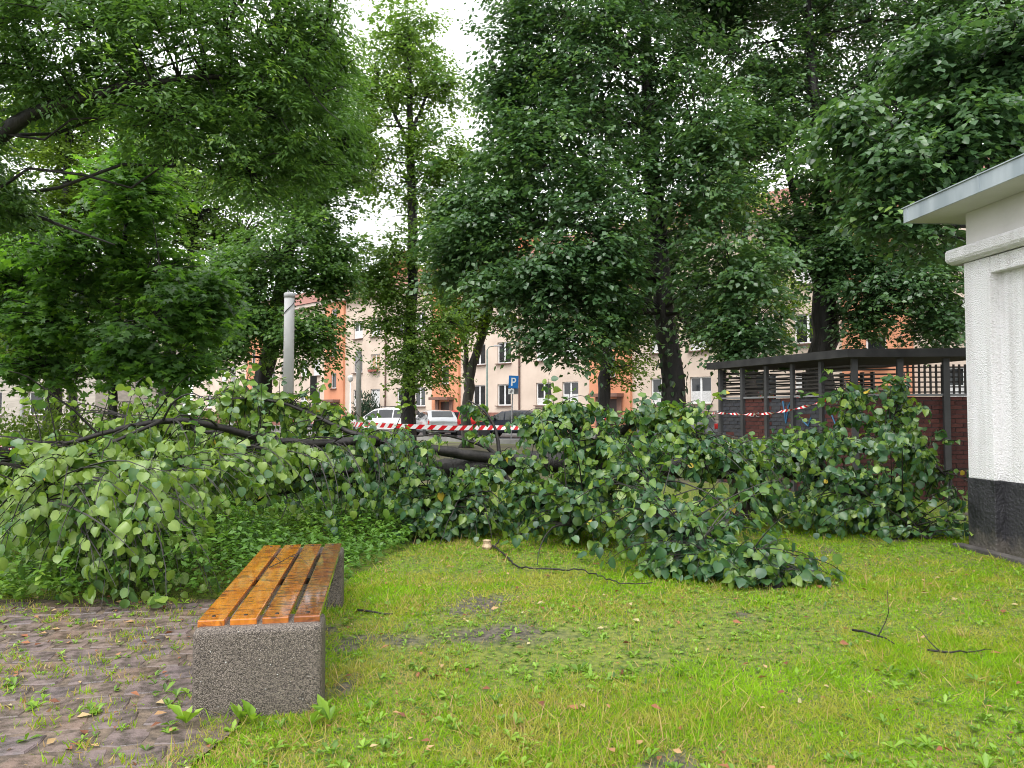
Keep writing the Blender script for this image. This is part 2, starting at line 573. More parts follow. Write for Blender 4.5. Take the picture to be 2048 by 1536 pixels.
def window(parent, x, z, w, h, y, glass=None, curtain=0.0, leaves_=2):
    """window part with frame, panes and sill; meshes shared between alike windows"""
    key = (round(w, 2), round(h, 2), leaves_)
    if key not in WIN_CACHE:
        fr = MB()
        t = 0.075
        fr.lohi((-w / 2, 0, 0), (-w / 2 + t, .06, h)).lohi((w / 2 - t, 0, 0), (w / 2, .06, h))
        fr.lohi((-w / 2 + t, 0, 0), (w / 2 - t, .06, t)).lohi((-w / 2 + t, 0, h - t), (w / 2 - t, .06, h))
        for k in range(1, leaves_):
            c = -w / 2 + w * k / leaves_
            fr.lohi((c - t * .75, -.006, t), (c + t * .75, .054, h - t))
        panes = []
        for k in range(leaves_):
            a, c = -w / 2 + w * k / leaves_ + t * .75, -w / 2 + w * (k + 1) / leaves_ - t * .75
            panes.append(MB().lohi((a, .03, t), (c, .04, h - t)).mesh("pane", None))
        sl = MB().lohi((-w / 2 - .08, -.30, -.06), (w / 2 + .08, .0, 0)).mesh("sill", M_SILL)
        cu = MB().lohi((-w / 2 + t, .024, t), (w / 2 - t, .028, h - t)).mesh("curtain", M_LACE)
        WIN_CACHE[key] = (fr.mesh("frame", M_FRAME), panes, sl, cu)
    fm, panes, sl, cu = WIN_CACHE[key]
    o = link("window", fm, parent)
    o.location = (x, y, z)
    for pmesh in panes:
        p = link("pane", pmesh, o)
        if not pmesh.materials:
            pmesh.materials.append(M_GLASS)
        if glass is not None:
            p.material_slots[0].link = 'OBJECT'
            p.material_slots[0].material = glass
    s = link("sill", sl, o)
    s.location = (0, .02, 0)
    if curtain:
        c = link("curtain", cu, o)
        c.scale = (1, 1, curtain)
    return o


BLD = thing("apartment_building", FO, "long cream three storey apartment block with orange stair bays behind the parked cars", "building", rz=FA)
EAVE, PL = 11.1, 1.5
bays = [-36.7, -21.7, -6.7, 8.3, 23.3, 38.3]
win_pos = []
wall = MB()
SILLS = (1.97, 4.84, 7.72)
X0, X1 = -52.0, 46.0
edges = [X0]
for c in bays:
    edges += [c - 1.5, c + 1.5]
edges.append(X1)
for k in range(0, len(edges), 2):
    a, c = edges[k], edges[k + 1]
    holes = []
    if c - a > 9:
        base = a - 1.5
        for off in (3.44, 5.94, 9.55, 11.8):
            xx = base + off
            if xx > c - 1: continue
            for sz in SILLS:
                holes.append((xx - .65, xx + .65, sz, sz + 1.45))
                win_pos.append((xx, sz))
    facade(wall, a, c, PL, EAVE, holes)
wall.add([(X0, 0, PL), (X0, 12, PL), (X0, 12, EAVE), (X0, 0, EAVE), (X1, 0, PL), (X1, 12, PL), (X1, 12, EAVE), (X1, 0, EAVE)],
         [(0, 3, 2, 1), (4, 5, 6, 7), (1, 2, 6, 5)])
wall.build("wall", M_CREAM, BLD)
MB().lohi((X0 - .05, -.06, -.3), (X1 + .05, 12.05, PL)).build("plinth", M_PLINTH, BLD)
MB().lohi((X0 - .3, -.55, EAVE), (X1 + .3, 12.5, EAVE + .28)).build("cornice", plain_mat("pale cornice", (0.62, 0.55, 0.48), 0.85), BLD)
MB().add([(X0 - .4, -.7, EAVE + .284), (X1 + .4, -.7, EAVE + .284), (X1 + .4, 6, EAVE + 3.4), (X0 - .4, 6, EAVE + 3.4), (X1 + .4, 12.7, EAVE + .284), (X0 - .4, 12.7, EAVE + .284)],
         [(0, 1, 2, 3), (3, 2, 4, 5), (0, 3, 5), (1, 4, 2)]).build("roof", M_ROOF, BLD)
for i, (xx, sz) in enumerate(win_pos):
    warm = abs(xx - (-21.7 + 5.94)) < .1 and abs(sz - SILLS[1]) < .1
    window(BLD, xx, sz, 1.3, 1.45, .10, M_GLASSW if warm else None, random.choice((0, 0, .35, .95, .5)) if not warm else 0)
bay_w = {}
for c in bays:
    b_ = MB()
    hol = [(c - .45, c + .45, z, z + 1.35) for z in (3.6, 6.4, 9.2)] + [(c - .6, c + .6, 0.3, 2.3)]
    facade(b_, c - 1.5, c + 1.5, 0.0, EAVE, hol, y=-.22)
    b_.add([(c - 1.5, -.22, 0), (c - 1.5, 0, 0), (c - 1.5, 0, EAVE), (c - 1.5, -.22, EAVE)], [(0, 3, 2, 1)])
    b_.add([(c + 1.5, -.22, 0), (c + 1.5, 0, 0), (c + 1.5, 0, EAVE), (c + 1.5, -.22, EAVE)], [(0, 1, 2, 3)])
    bay = b_.build("stair_bay", M_ORANGE, BLD)
    for z in (3.6, 6.4, 9.2):
        window(BLD, c, z, .9, 1.35, -.10, None, 0, 1)
    d = MB().lohi((c - .6, -.06, .3), (c + .6, -.02, 2.3)).build("door", plain_mat("dark brown door", (0.05, 0.03, 0.025), 0.5), BLD)
    MB().lohi((c + .42, -.12, 1.2), (c + .5, -.06, 1.35)).build("handle", M_FRAME, d)
    cn = MB().lohi((c - 1.05, -.9, 2.42), (c + 1.05, -.222, 2.62)).lohi((c - .95, -.34, 0.1), (c - .62, -.222, 2.42)).lohi((c + .62, -.34, 0.1), (c + .95, -.222, 2.42))
    cn.build("entrance_canopy", M_CANOPY, BLD)
    MB().tube([(c + 7.45, -.09, 0), (c + 7.45, -.09, EAVE)], .06, 8).build("downpipe", M_PIPE, BLD)
for s_, w_, h_ in [(-19.7, 1.1, 15.2), (-17.5, 1.2, 15.7), (-3, 1.6, 15.4), (11, 1.3, 14.6)]:
    ch = MB().lohi((s_ - w_ / 2, 4.2, EAVE + 2), (s_ + w_ / 2, 5.2, h_ - .25)).build("chimney", M_BRICKCH, BLD)
    MB().lohi((s_ - w_ / 2 - .07, 4.13, h_ - .25), (s_ + w_ / 2 + .07, 5.27, h_)).build("chimney_cap", M_BRICKCH, ch)


def bld_pt(s, y, z):
    return FO + Matrix.Rotation(FA, 3, 'Z') @ Vector((s, y, z))


# flower boxes standing on sills of the block
M_TERRA = plain_mat("terracotta trough", (0.3, 0.09, 0.06), 0.7)
M_PETAL = leaf_mat("red geranium petals", [(0, (0.35, 0.01, 0.015)), (1, (0.7, 0.04, 0.06))], .2)
M_SMALLLEAF = leaf_mat("shrub leaves", [(0, (0.02, 0.05, 0.012)), (.6, (0.05, 0.11, 0.025)), (1, (0.10, 0.18, 0.04))], .3)


def flower_box(s, z, label, petals):
    t = thing("flower_box", bld_pt(s, -.24, z + .003), label, "planter", "window flower boxes", rz=FA)
    MB().lohi((-.6, -.1, 0), (.6, .1, .18)).build("trough", M_TERRA, t, bevel=.01)
    n = 220
    p = np.c_[rng.uniform(-.6, .6, n), rng.uniform(-.16, .1, n), .16 + abs(rng.normal(0, .12, n))]
    leaves_obj("foliage", T_RHOMB, p, rng.normal(size=(n, 3)), rng.normal(size=(n, 3)), rng.uniform(.06, .12, n), rng.random(n), M_SMALLLEAF, t)
    if petals:
        p = p[:90] + np.array([0, -.05, .06])
        leaves_obj("flowers", T_RHOMB, p, rng.normal(size=(90, 3)), rng.normal(size=(90, 3)), rng.uniform(.06, .1, 90), rng.random(90), M_PETAL, t)


flower_box(8.3 + 9.55, SILLS[0], "red geraniums in a trough under the ground floor window beside the bin shelter", True)
flower_box(8.3 + 11.8, SILLS[0], "red geraniums in a window trough partly behind the bin shelter slats", True)
flower_box(-21.7 + 5.94, SILLS[1], "green plants in a trough below the warmly lit first floor window", False)

# ------------------------------------------------------------------ grey building at the side
M_GREYB = noise_mat("grey beige brick cladding", (0.40, 0.36, 0.32), (0.52, 0.47, 0.42), scale=1.5, rough=0.9, bump=0.3, bscale=14, stretch=(1, 1, 5))
gb = thing("grey_building", P(190, 830, 45) * np.array([1, 1, 0]), "plain grey beige brick building behind the maple with white framed windows", "building")
wb = MB()
wins = [(-8.2 + k * 3.4 - 5.1, z) for k in range(4) for z in (1.35, 4.3, 7.2)]
wins = [(x, z) for x, z in wins if x < -3]
facade(wb, -22, 0, 0, 10.0, [(x - .9, x + .9, z, z + 1.4) for x, z in wins])
wb.add([(0, 0, 0), (0, 12, 0), (0, 12, 10), (0, 0, 10), (-22, 0, 0), (-22, 12, 0), (-22, 12, 10), (-22, 0, 10)], [(0, 1, 2, 3), (4, 7, 6, 5), (1, 5, 6, 2)])
wb.build("wall", M_GREYB, gb)
MB().lohi((-22.3, -.3, 10), (.3, 12.3, 10.3)).build("roof", plain_mat("grey flat roof", (0.2, 0.2, 0.2), 0.8), gb)
for x, z in wins:
    window(gb, x, z, 1.8, 1.4, .10, None, random.choice((0, .4)))
MB().tube([(-4.32, -.12, 0), (-4.32, -.12, 10)], .1, 8).build("downpipe", plain_mat("grey downpipe", (0.36, 0.36, 0.36), 0.5), gb)

# ------------------------------------------------------------------ white rendered kiosk
def kiosk_mat(name, c1, c2, dirt, bscale, bstr, bdist, streak, splash_h, rough):
    """render with faint run-off streaks and soil splashed up from the ground"""
    m, nt, N, L, b = new_mat(name)
    tc = N.new("ShaderNodeTexCoord")
    mp = N.new("ShaderNodeMapping"); mp.inputs['Scale'].default_value = streak
    n1 = N.new("ShaderNodeTexNoise"); n1.inputs['Scale'].default_value = 1.6; n1.inputs['Detail'].default_value = 7
    L.new(tc.outputs['Object'], mp.inputs[0]); L.new(mp.outputs[0], n1.inputs[0])
    r1 = N.new("ShaderNodeValToRGB")
    r1.color_ramp.elements[0].position, r1.color_ramp.elements[0].color = .34, (*c1, 1)
    r1.color_ramp.elements[1].position, r1.color_ramp.elements[1].color = .56, (*c2, 1)
    L.new(n1.outputs[0], r1.inputs[0])
    n2 = N.new("ShaderNodeTexNoise"); n2.inputs['Scale'].default_value = 9; n2.inputs['Detail'].default_value = 9
    L.new(tc.outputs['Object'], n2.inputs[0])
    sp = N.new("ShaderNodeSeparateXYZ"); L.new(tc.outputs['Object'], sp.inputs[0])
    mr = N.new("ShaderNodeMapRange"); mr.inputs[1].default_value, mr.inputs[2].default_value = 0, splash_h
    mr.inputs[3].default_value, mr.inputs[4].default_value = .62, -.2
    L.new(sp.outputs[2], mr.inputs[0])
    ad = N.new("ShaderNodeMath"); ad.operation = 'ADD'
    L.new(mr.outputs[0], ad.inputs[0]); L.new(n2.outputs[0], ad.inputs[1])
    r2 = N.new("ShaderNodeValToRGB")
    r2.color_ramp.elements[0].position, r2.color_ramp.elements[0].color = .62, (0, 0, 0, 1)
    r2.color_ramp.elements[1].position, r2.color_ramp.elements[1].color = 1.0, (.75, .75, .75, 1)
    L.new(ad.outputs[0], r2.inputs[0])
    mx = N.new("ShaderNodeMix"); mx.data_type = 'RGBA'; mx.inputs[7].default_value = (*dirt, 1)
    L.new(r2.outputs[0], mx.inputs[0]); L.new(r1.outputs[0], mx.inputs[6]); L.new(mx.outputs[2], b.inputs['Base Color'])
    b.inputs['Roughness'].default_value = rough
    n3 = N.new("ShaderNodeTexNoise"); n3.inputs['Scale'].default_value = bscale; n3.inputs['Detail'].default_value = 4
    L.new(tc.outputs['Object'], n3.inputs[0])
    bp = N.new("ShaderNodeBump"); bp.inputs['Strength'].default_value = bstr; bp.inputs['Distance'].default_value = bdist
    L.new(n3.outputs[0], bp.inputs['Height']); L.new(bp.outputs[0], b.inputs['Normal'])
    return m


M_STUCCO = kiosk_mat("white roughcast", (0.735, 0.715, 0.725), (0.86, 0.845, 0.865), (0.45, 0.42, 0.38), 64, 1.0, .032, (5, 5, .35), .5, .95)
M_BLACKP = kiosk_mat("black painted plinth", (0.014, 0.014, 0.017), (0.036, 0.035, 0.041), (0.12, 0.105, 0.09), 30, .9, .02, (3, 3, 2), .42, .5)
M_SOFFIT = noise_mat("painted soffit", (0.54, 0.525, 0.51), (0.66, 0.64, 0.625), scale=1, rough=0.9, bump=.2, bscale=20)
M_ZINC = noise_mat("galvanised fascia", (0.33, 0.38, 0.42), (0.47, 0.52, 0.56), scale=2.5, rough=0.42, metallic=0.35, spec=0.5, stretch=(2, 2, .5))
KA = math.atan2(0.085, 1.0)                      # the side wall runs almost straight towards the viewer
kc = G(1940, 1098)
KI = thing("kiosk", kc, "white roughcast kiosk with black plinth and overhanging metal edged roof", "building", rz=KA)
# local axes: x to the right, y away from the viewer; the corner stands at the origin, the building in x > 0, y < 0
KW, KD, KH = 4.5, 6.5, 3.72
PLZ = 0.78
w_ = MB()
w_.lohi((0.10, -KD, PLZ), (KW, -.02, KH))
w_.build("wall", M_STUCCO, KI)
for k, (y0, y1) in enumerate([(-.40, 0.0), (-3.2, -2.8), (-6.5, -6.1)]):
    MB().lohi((0, y0, PLZ + .002), (.18, y1, 3.16)).build("pilaster", M_STUCCO, KI, bevel=.012)
    MB().lohi((-.008, y0 - .008, -.1), (.18, y1 + .008, PLZ)).build("pilaster_base", M_BLACKP, KI, bevel=.008)
MB().lohi((0.094, -KD + .01, -.1), (KW - .01, -.03, PLZ)).build("plinth", M_BLACKP, KI)
MB().lohi((0.003, -KD, 2.98), (.16, -.404, 3.158)).build("lintel_band", M_STUCCO, KI, bevel=.01)
mo = MB()
prof = [(.0, 3.164), (-.03, 3.164), (-.09, 3.19), (-.11, 3.22), (-.11, 3.30), (-.09, 3.33), (.0, 3.335)]
n_ = len(prof)
mo.add([(x, -KD, z) for x, z in prof] + [(x, .15, z) for x, z in prof] + [(.3, -KD, 3.335), (.3, .15, 3.335), (.3, .15, 3.164), (.3, -KD, 3.164)],
       [(i, i + 1, n_ + i + 1, n_ + i) for i in range(n_ - 1)] + [tuple(range(n_, 2 * n_))[::-1], (n_ - 1, 2 * n_, 2 * n_ + 1, 2 * n_ - 1), (n_, 2 * n_ + 2, 2 * n_ + 1, 2 * n_ - 1)])
mo.build("cornice", M_STUCCO, KI)
MB().lohi((-.39, -KD - .5, KH), (KW + .4, .42, KH + .05)).build("soffit", M_SOFFIT, KI)
MB().lohi((.02, -KD - .1, 3.336), (KW, -.025, KH - .002)).build("frieze", M_SOFFIT, KI)
rf = MB().lohi((-.41, -KD - .52, KH - .005), (-.392, .44, KH + .165)).lohi((-.392, .422, KH - .005), (KW + .42, .44, KH + .165)).build("roof_fascia", M_ZINC, KI)
MB().lohi((-.425, -KD - .54, KH + .166), (KW + .44, .455, KH + .178)).build("roof_edge", M_ZINC, KI)
for k in range(6):
    MB().lohi((-.4155, .36 - k * 1.18, KH - .006), (-.4105, .385 - k * 1.18, KH + .164)).build("fascia_seam", M_ZINC, KI)
MB().lohi((-.12, -KD, -.1), (.0, .12, .05)).build("footing", noise_mat("dirty concrete footing", (0.05, 0.045, 0.042), (0.12, 0.11, 0.10), scale=6, rough=.8, bump=.5), KI, bevel=.01)
M_WPAINT = plain_mat("white paint", (0.75, 0.75, 0.75), 0.6)
mk = MB().tube([(.088, -.72, .46), (.088, -.735, .40), (.088, -.72, .35)], .007, 5).build("paint_mark", M_WPAINT, KI)

# ------------------------------------------------------------------ brick and slat bin shelter
M_MORTAR = noise_mat("dark mortar", (0.035, 0.03, 0.03), (0.07, 0.06, 0.058), scale=10, rough=.9)
M_BR = [noise_mat("red brick %d" % i, a, c, scale=6, rough=.8, bump=.3) for i, (a, c) in enumerate(
    [((0.060, 0.015, 0.014), (0.095, 0.026, 0.022)), ((0.046, 0.012, 0.011), (0.078, 0.021, 0.018)), ((0.07, 0.019, 0.016), (0.11, 0.032, 0.025))])]
M_BRG = [noise_mat("grey painted brick %d" % i, a, c, scale=6, rough=.75, bump=.3) for i, (a, c) in enumerate(
    [((0.03, 0.03, 0.036), (0.055, 0.055, 0.065)), ((0.026, 0.028, 0.038), (0.05, 0.052, 0.065))])]
M_STEEL = plain_mat("grey painted steel post", (0.05, 0.05, 0.053), 0.55)
M_SLAT = plain_mat("dark brown slat", (0.028, 0.023, 0.02), 0.7, var=.25)
M_FELT = noise_mat("black felt roof", (0.014, 0.014, 0.015), (0.035, 0.034, 0.034), scale=4, rough=.8)
SA = P(1443, 825, 16.2)[:2]
SB = P(1709, 825, 12.9)[:2]
SE = P(1985, 825, 12.7)[:2]
SH = thing("bin_shelter", (SA[0], SA[1], 0), "open bin shelter with brick walls, dark wooden slats and flat black roof", "shelter")
BTOP = 1.79
EAV = 2.42


def lp(p, z=0.0):
    return Vector((p[0] - SA[0], p[1] - SA[1], z))


brick_me = {}
for kk, mats in (("r", M_BR), ("g", M_BRG)):
    for i, m_ in enumerate(mats):
        x = MB().box((0, 0, 0), (.243, .05, .064)).mesh("brick", m_)
        brick_me[(kk, i)] = x
for a, c, pattern in [(SA, SB, [1, 0, 1, 1, 0]), (SB, SE, [0, 0, 0])]:
    d = c - a
    ln = np.linalg.norm(d)
    d = d / ln
    ang = math.atan2(d[1], d[0])
    nout = np.array([d[1], -d[0]])
    if nout[1] > 0: nout = -nout
    w = MB()
    mid = (a + c) / 2
    w.box(lp(mid - nout * .07, BTOP / 2 - .02), (ln, .10, BTOP), ang)
    wallo = w.build("brick_wall", M_MORTAR, SH)
    low = MB()
    rows = 23
    for r in range(rows):
        z = BTOP - .05 - r * .0765
        k = 0
        x = -.125 if r % 2 else 0.0
        while x < ln - .02:
            x0, x1 = max(x, 0), min(x + .243, ln)
            if x1 - x0 > .06:
                bay_i = int((x0 + x1) / 2 / ln * len(pattern))
                p = a + d * (x0 + x1) / 2 - nout * .035
                if r < 11:
                    kk = "g" if pattern[min(bay_i, len(pattern) - 1)] and random.random() > .06 else "r"
                    o = link("brick", brick_me[(kk, random.randrange(3 if kk == "r" else 2))], wallo)
                    o.location = lp(p, z) + Vector((nout[0], nout[1], 0)) * random.uniform(-.004, .003)
                    o.rotation_euler = (0, 0, ang)
                    o.scale = ((x1 - x0) / .243, 1, 1)
                else:
                    low.box(lp(p, z), (x1 - x0, .05, .064), ang)
            x += .255
    lo_ = low.build("lower_bricks", M_BR[1], wallo)
    lo_['kind'] = "stuff"
    MB().box(lp(mid - nout * .05, BTOP + .012), (ln, .16, .035), ang).build("coping", plain_mat("grey steel rail", (0.2, 0.2, 0.21), 0.5), SH)
    # slats and posts
    nb = len(pattern)
    for k in range(nb + 1):
        p = a + d * ln * k / nb - nout * .0 + nout * .02
        if k == nb and c is SB: continue
        MB().box(lp(p, (EAV + 0) / 2), (.07 if c is SB else .1, .07, EAV), ang).build("post", M_STEEL, SH)
    nsl = 7
    for k in range(nb):
        lattice = (c is SE and k >= 1)
        x0, x1 = ln * k / nb + .05, ln * (k + 1) / nb - .05
        p = a + d * (x0 + x1) / 2 - nout * .03
        if not lattice:
            for j in range(nsl):
                z = BTOP + .08 + j * (EAV - BTOP - .12) / nsl + random.uniform(-.006, .006)
                MB().box(lp(p, z), (x1 - x0, .022, .03), ang).build("slat", M_SLAT, SH)
        else:
            for j in range(6):
                z = BTOP + .06 + j * .085
                MB().box(lp(p, z), (x1 - x0, .014, .022), ang).build("lattice_strip", M_SLAT, SH)
            m_ = int((x1 - x0) / .085)
            for j in range(m_ + 1):
                q = a + d * (x0 + j * (x1 - x0) / m_) - nout * .012
                MB().box(lp(q, BTOP + .28), (.034, .014, .5), ang).build("lattice_strip", M_SLAT, SH)
# the roof, rear posts and rear slats
dl = unit((SB - SA)[None])[0]
rl = np.array([0.93, 0.37])
back1, back2 = SA + rl * 3.4, SE + np.array([0, 4.2])
ro = MB()
ov = 0.18
out = [SA + np.array([-.25, .25]), SB + np.array([-.2, -.22]), SE + np.array([.3, -.22]), back2 + np.array([.3, .2]), back1 + np.array([0, .3])]
zs_ = [EAV + .02, EAV + .02, EAV + .02, EAV + .10, EAV + .08]
ro.add([lp(p, z) for p, z in zip(out, zs_)] + [lp(p, z + .14) for p, z in zip(out, zs_)],
       [(4, 3, 2, 1, 0), (5, 6, 7, 8, 9)] + [(i, (i + 1) % 5, 5 + (i + 1) % 5, 5 + i) for i in range(5)])
ro.build("roof", M_FELT, SH)
for a, c, nb in [(SA + np.array([.05, .05]), back1, 3), (back1, back2, 3)]:
    d = c - a
    ln = np.linalg.norm(d)
    d /= ln
    ang = math.atan2(d[1], d[0])
    for k in range(nb + 1):
        MB().box(lp(a + d * ln * k / nb + np.array([.03, .06]), EAV / 2), (.07, .07, EAV), ang).build("post", M_STEEL, SH)
    for k in range(nb):
        for j in range(5):
            MB().box(lp(a + d * ln * (k + .5) / nb, BTOP + .12 + j * .11), (ln / nb - .1, .022, .035), ang).build("slat", M_SLAT, SH)
    MB().box(lp(a + d * ln / 2, .6), (ln, .1, 1.2), ang).build("rear_wall", M_BR[1], SH)
# sprayed scrawls
M_SPRAY = plain_mat("blue spray paint", (0.03, 0.13, 0.26), 0.6)
M_SPRAYW = plain_mat("pale spray paint", (0.30, 0.29, 0.30), 0.6)
d = (SB - SA); LN = np.linalg.norm(d); d = d / LN; nout = np.array([d[1], -d[0]]); nout = nout if nout[1] < 0 else -nout


def scrawl(pts, m_, r=.02):
    q = [lp(SA + d * LN * s - nout * .0095 + nout * .012, z) for s, z in pts]
    MB().tube(q, r * .5, 5).build("graffiti", m_, SH)


scrawl([(.52, 1.72), (.53, 1.5), (.54, 1.3), (.56, 1.62), (.58, 1.7)], M_SPRAY, .035)
scrawl([(.795, 1.76), (.80, 1.5), (.805, 1.28)], M_SPRAY, .045)
scrawl([(.86, 1.45), (.88, 1.3), (.91, 1.28), (.92, 1.45)], M_SPRAY, .03)
scrawl([(.66, 1.35), (.70, 1.25), (.72, 1.4)], M_SPRAY, .03)
scrawl([(.255, 1.50), (.26, 1.42), (.285, 1.42), (.29, 1.5)], M_SPRAYW, .012)
scrawl([(.33, 1.50), (.31, 1.48), (.31, 1.42), (.335, 1.41)], M_SPRAYW, .012)

# ------------------------------------------------------------------ standing trees
L_LINDEN = leaf_mat("dark linden leaves", [(0, (0.034, 0.075, 0.032)), (.5, (0.064, 0.135, 0.054)), (.85, (0.113, 0.206, 0.072)), (1, (0.225, 0.340, 0.072))], .33, .32, .7)
L_OAK = leaf_mat("deep green narrow leaves", [(0, (0.046, 0.097, 0.034)), (.5, (0.085, 0.171, 0.049)), (.85, (0.152, 0.269, 0.066)), (1, (0.304, 0.429, 0.072))], .42, .36, .55)
L_MAPLE = leaf_mat("young maple leaves", [(0, (0.051, 0.103, 0.035)), (.45, (0.080, 0.175, 0.042)), (.8, (0.151, 0.288, 0.038)), (1, (0.253, 0.412, 0.042))], .5, .4, .5)
L_LIGHT = leaf_mat("light green ash leaves", [(0, (0.066, 0.131, 0.034)), (.5, (0.133, 0.233, 0.050)), (.85, (0.217, 0.336, 0.065)), (1, (0.338, 0.466, 0.085))], .38, .4, .5)
L_FAR = leaf_mat("yellow green far leaves", [(0, (0.067, 0.119, 0.021)), (.5, (0.127, 0.208, 0.028)), (1, (0.253, 0.356, 0.045))], .42, .45, .4)


DENS = 2.0


def bez(a, m_, c, n):
    t = np.linspace(0, 1, n)[:, None]
    return (1 - t) ** 2 * a + 2 * t * (1 - t) * m_ + t ** 2 * c


def tree(name, label, trunk, blobs, n_leaf, leaf, mat, tpl=T_RHOMB, bark=M_BARK, gap=-.55, per=34, cs=1.0, droop=.35, extra_limbs=(), seed=0, group=None, ivy=0, sky_gaps=(), thin=1.0, low_limb=7):
    n_leaf = int(n_leaf * DENS)
    global rng
    keep = rng
    rng = np.random.default_rng(100 + seed)
    tp = np.array([P(u, v, Y) for u, v, Y, r in trunk])
    tr_ = np.array([t[3] for t in trunk], float)
    base = tp[0].copy()
    base[2] = 0.0
    o = thing(name, base, label, "tree", group)
    # trunk: resample smoothly with a flare at the foot
    tp[0][2] = -0.1
    dd = np.r_[0, np.cumsum(np.linalg.norm(np.diff(tp, axis=0), axis=1))]
    s = np.linspace(0, dd[-1], 26)
    q = np.stack([np.interp(s, dd, tp[:, k]) for k in range(3)], 1)
    for _ in range(2):
        q[1:-1] = (q[:-2] + 2 * q[1:-1] + q[2:]) / 4
    rr = np.interp(s, dd, tr_)
    rr[0] *= 1.35
    rr[1] *= 1.1
    q[1:-1, :2] += rng.normal(0, .12, (24, 2)) * rr[1:-1, None]
    MB().tube(q - base, rr, 12, wob=.08).build("trunk", bark, o, smooth=True)
    B = [(P(u, v, Y), np.array([ru * Y / FPX, ry, rv * Y / FPX])) for (u, v, Y, ru, rv, ry) in blobs]
    limb_pts, limb_rad = [q[8:]], [rr[8:]]
    top_z = q[-1, 2]
    for c, r in B:
        dz = np.linalg.norm((q - c)[:, :2], axis=1)
        tz = c[2] - .25 * dz.min() - .2 * r[2]
        i = int(np.clip(np.searchsorted(q[:, 2], tz), low_limb, 23))
        a = q[i]
        m_ = a * .45 + c * .55 + np.array([0, 0, .12 * np.linalg.norm(c - a)])
        pts = bez(a, m_, c, 10)
        pts[1:-1] += rng.normal(0, .035, (8, 3)) * np.linalg.norm(c - a) * .5
        r0 = min(rr[i] * .5, .018 * np.linalg.norm(c - a) + .012) * thin
        rad = np.linspace(r0, r0 * .3, 10)
        MB().tube(pts - base, rad, 7).build("limb", bark, o, smooth=True)
        limb_pts.append(pts[3:])
        limb_rad.append(rad[3:])
    for el in extra_limbs:
        pts = np.array([P(u, v, Y) for u, v, Y, r in el])
        rad = np.array([e[3] for e in el])
        d0 = np.r_[0, np.cumsum(np.linalg.norm(np.diff(pts, axis=0), axis=1))]
        s1 = np.linspace(0, d0[-1], 22)
        pts = np.stack([np.interp(s1, d0, pts[:, k]) for k in range(3)], 1)
        rad = np.interp(s1, d0, rad)
        for _ in range(3):
            pts[1:-1] = (pts[:-2] + 2 * pts[1:-1] + pts[2:]) / 4
        pts[1:-1] += rng.normal(0, .25, (20, 3)) * rad[1:-1, None]
        MB().tube(pts - base, rad, 8, wob=.06).build("limb", bark, o, smooth=True)
        limb_pts.append(pts)
        limb_rad.append(np.array(rad))
    LPT = np.concatenate(limb_pts)
    # leaf sprays
    wts = np.array([(r[0] * r[2] + r[0] * r[1] + r[1] * r[2]) for c, r in B])
    wts /= wts.sum()
    nc = n_leaf // per
    cc, oo = [], []
    while len(cc) < nc:
        k = rng.choice(len(B), size=nc, p=wts)
        d_ = unit(rng.normal(size=(nc, 3)))
        rad = np.clip(abs(rng.normal(.76, .25, nc)), .15, 1.35) * (1 + .22 * wav(d_ * 3 + seed, 1.3, seed + 2))
        C_ = np.array([B[i][0] for i in k])
        R_ = np.array([B[i][1] for i in k])
        p = C_ + d_ * rad[:, None] * R_
        pa = p * np.array([1, 1, 1.9])
        ok = (wav(pa, 1.5, seed) + .5 * wav(pa, 3.6, seed + 5) > gap) & (p[:, 2] > 1.2)
        for gu, gv, gr in sky_gaps:
            uu = 1024 + FPX * p[:, 0] / p[:, 1]
            vv = 825 - FPX * (p[:, 2] - CAMH) / p[:, 1]
            ok &= ((uu - gu) ** 2 + (vv - gv) ** 2) > (.72 * gr * (1 + .3 * rng.normal(size=nc))) ** 2
        cc += list(p[ok])
        oo += list(d_[ok])
    cc, oo = np.array(cc[:nc]), np.array(oo[:nc])
    # twigs to part of the sprays
    tw = MB()
    step = max(1, nc // 520)
    for c in cc[::step]:
        d2 = np.linalg.norm(LPT - c, axis=1)
        a = LPT[int(np.argmin(d2))]
        L_ = np.linalg.norm(c - a)
        m_ = (a + c) / 2 + np.array([0, 0, .15 * L_]) + rng.normal(0, .08, 3) * L_
        r0 = min(.008 + .010 * L_, .04)
        tw.tube(bez(a, m_, c, 5) - base, np.linspace(r0, .004, 5), 4, cap=False)
    t_ = tw.build("twigs", bark, o)
    t_['kind'] = "stuff"
    n = nc * per
    ci = np.repeat(np.arange(nc), per)
    NT = 4
    out0 = unit(oo * np.array([1, 1, .25]) + rng.normal(0, .3, (nc, 3)))
    lat0 = unit(np.cross(out0, np.array([0, 0, 1.0])))
    fan = rng.normal(0, .75, (nc, NT))
    ti = rng.integers(0, NT, n)
    fa = fan[ci, ti]
    out_ = out0[ci] * np.cos(fa)[:, None] + lat0[ci] * np.sin(fa)[:, None]
    lat = unit(np.cross(out_, np.array([0, 0, 1.0])))
    al = rng.uniform(-.15, 1.0, n)
    ln_ = (.62 * cs * rng.uniform(.6, 1.25, (nc, NT)))[ci, ti]
    pos = cc[ci] + out_ * (al * ln_)[:, None] + lat * (rng.normal(0, .075, n) * cs)[:, None] - out0[ci] * (.25 * cs)
    pos[:, 2] += -.5 * droop * ln_ * np.clip(al, 0, 1) ** 2 + (rng.normal(0, .10, (nc, NT)) * cs)[ci, ti] + rng.normal(0, .03, n) * cs
    ax = out_ * .8 + lat * (np.where(rng.random(n) < .5, -1, 1) * rng.uniform(.2, 1.1, n))[:, None] + rng.normal(0, .25, (n, 3))
    ax[:, 2] -= droop * (.5 + al)
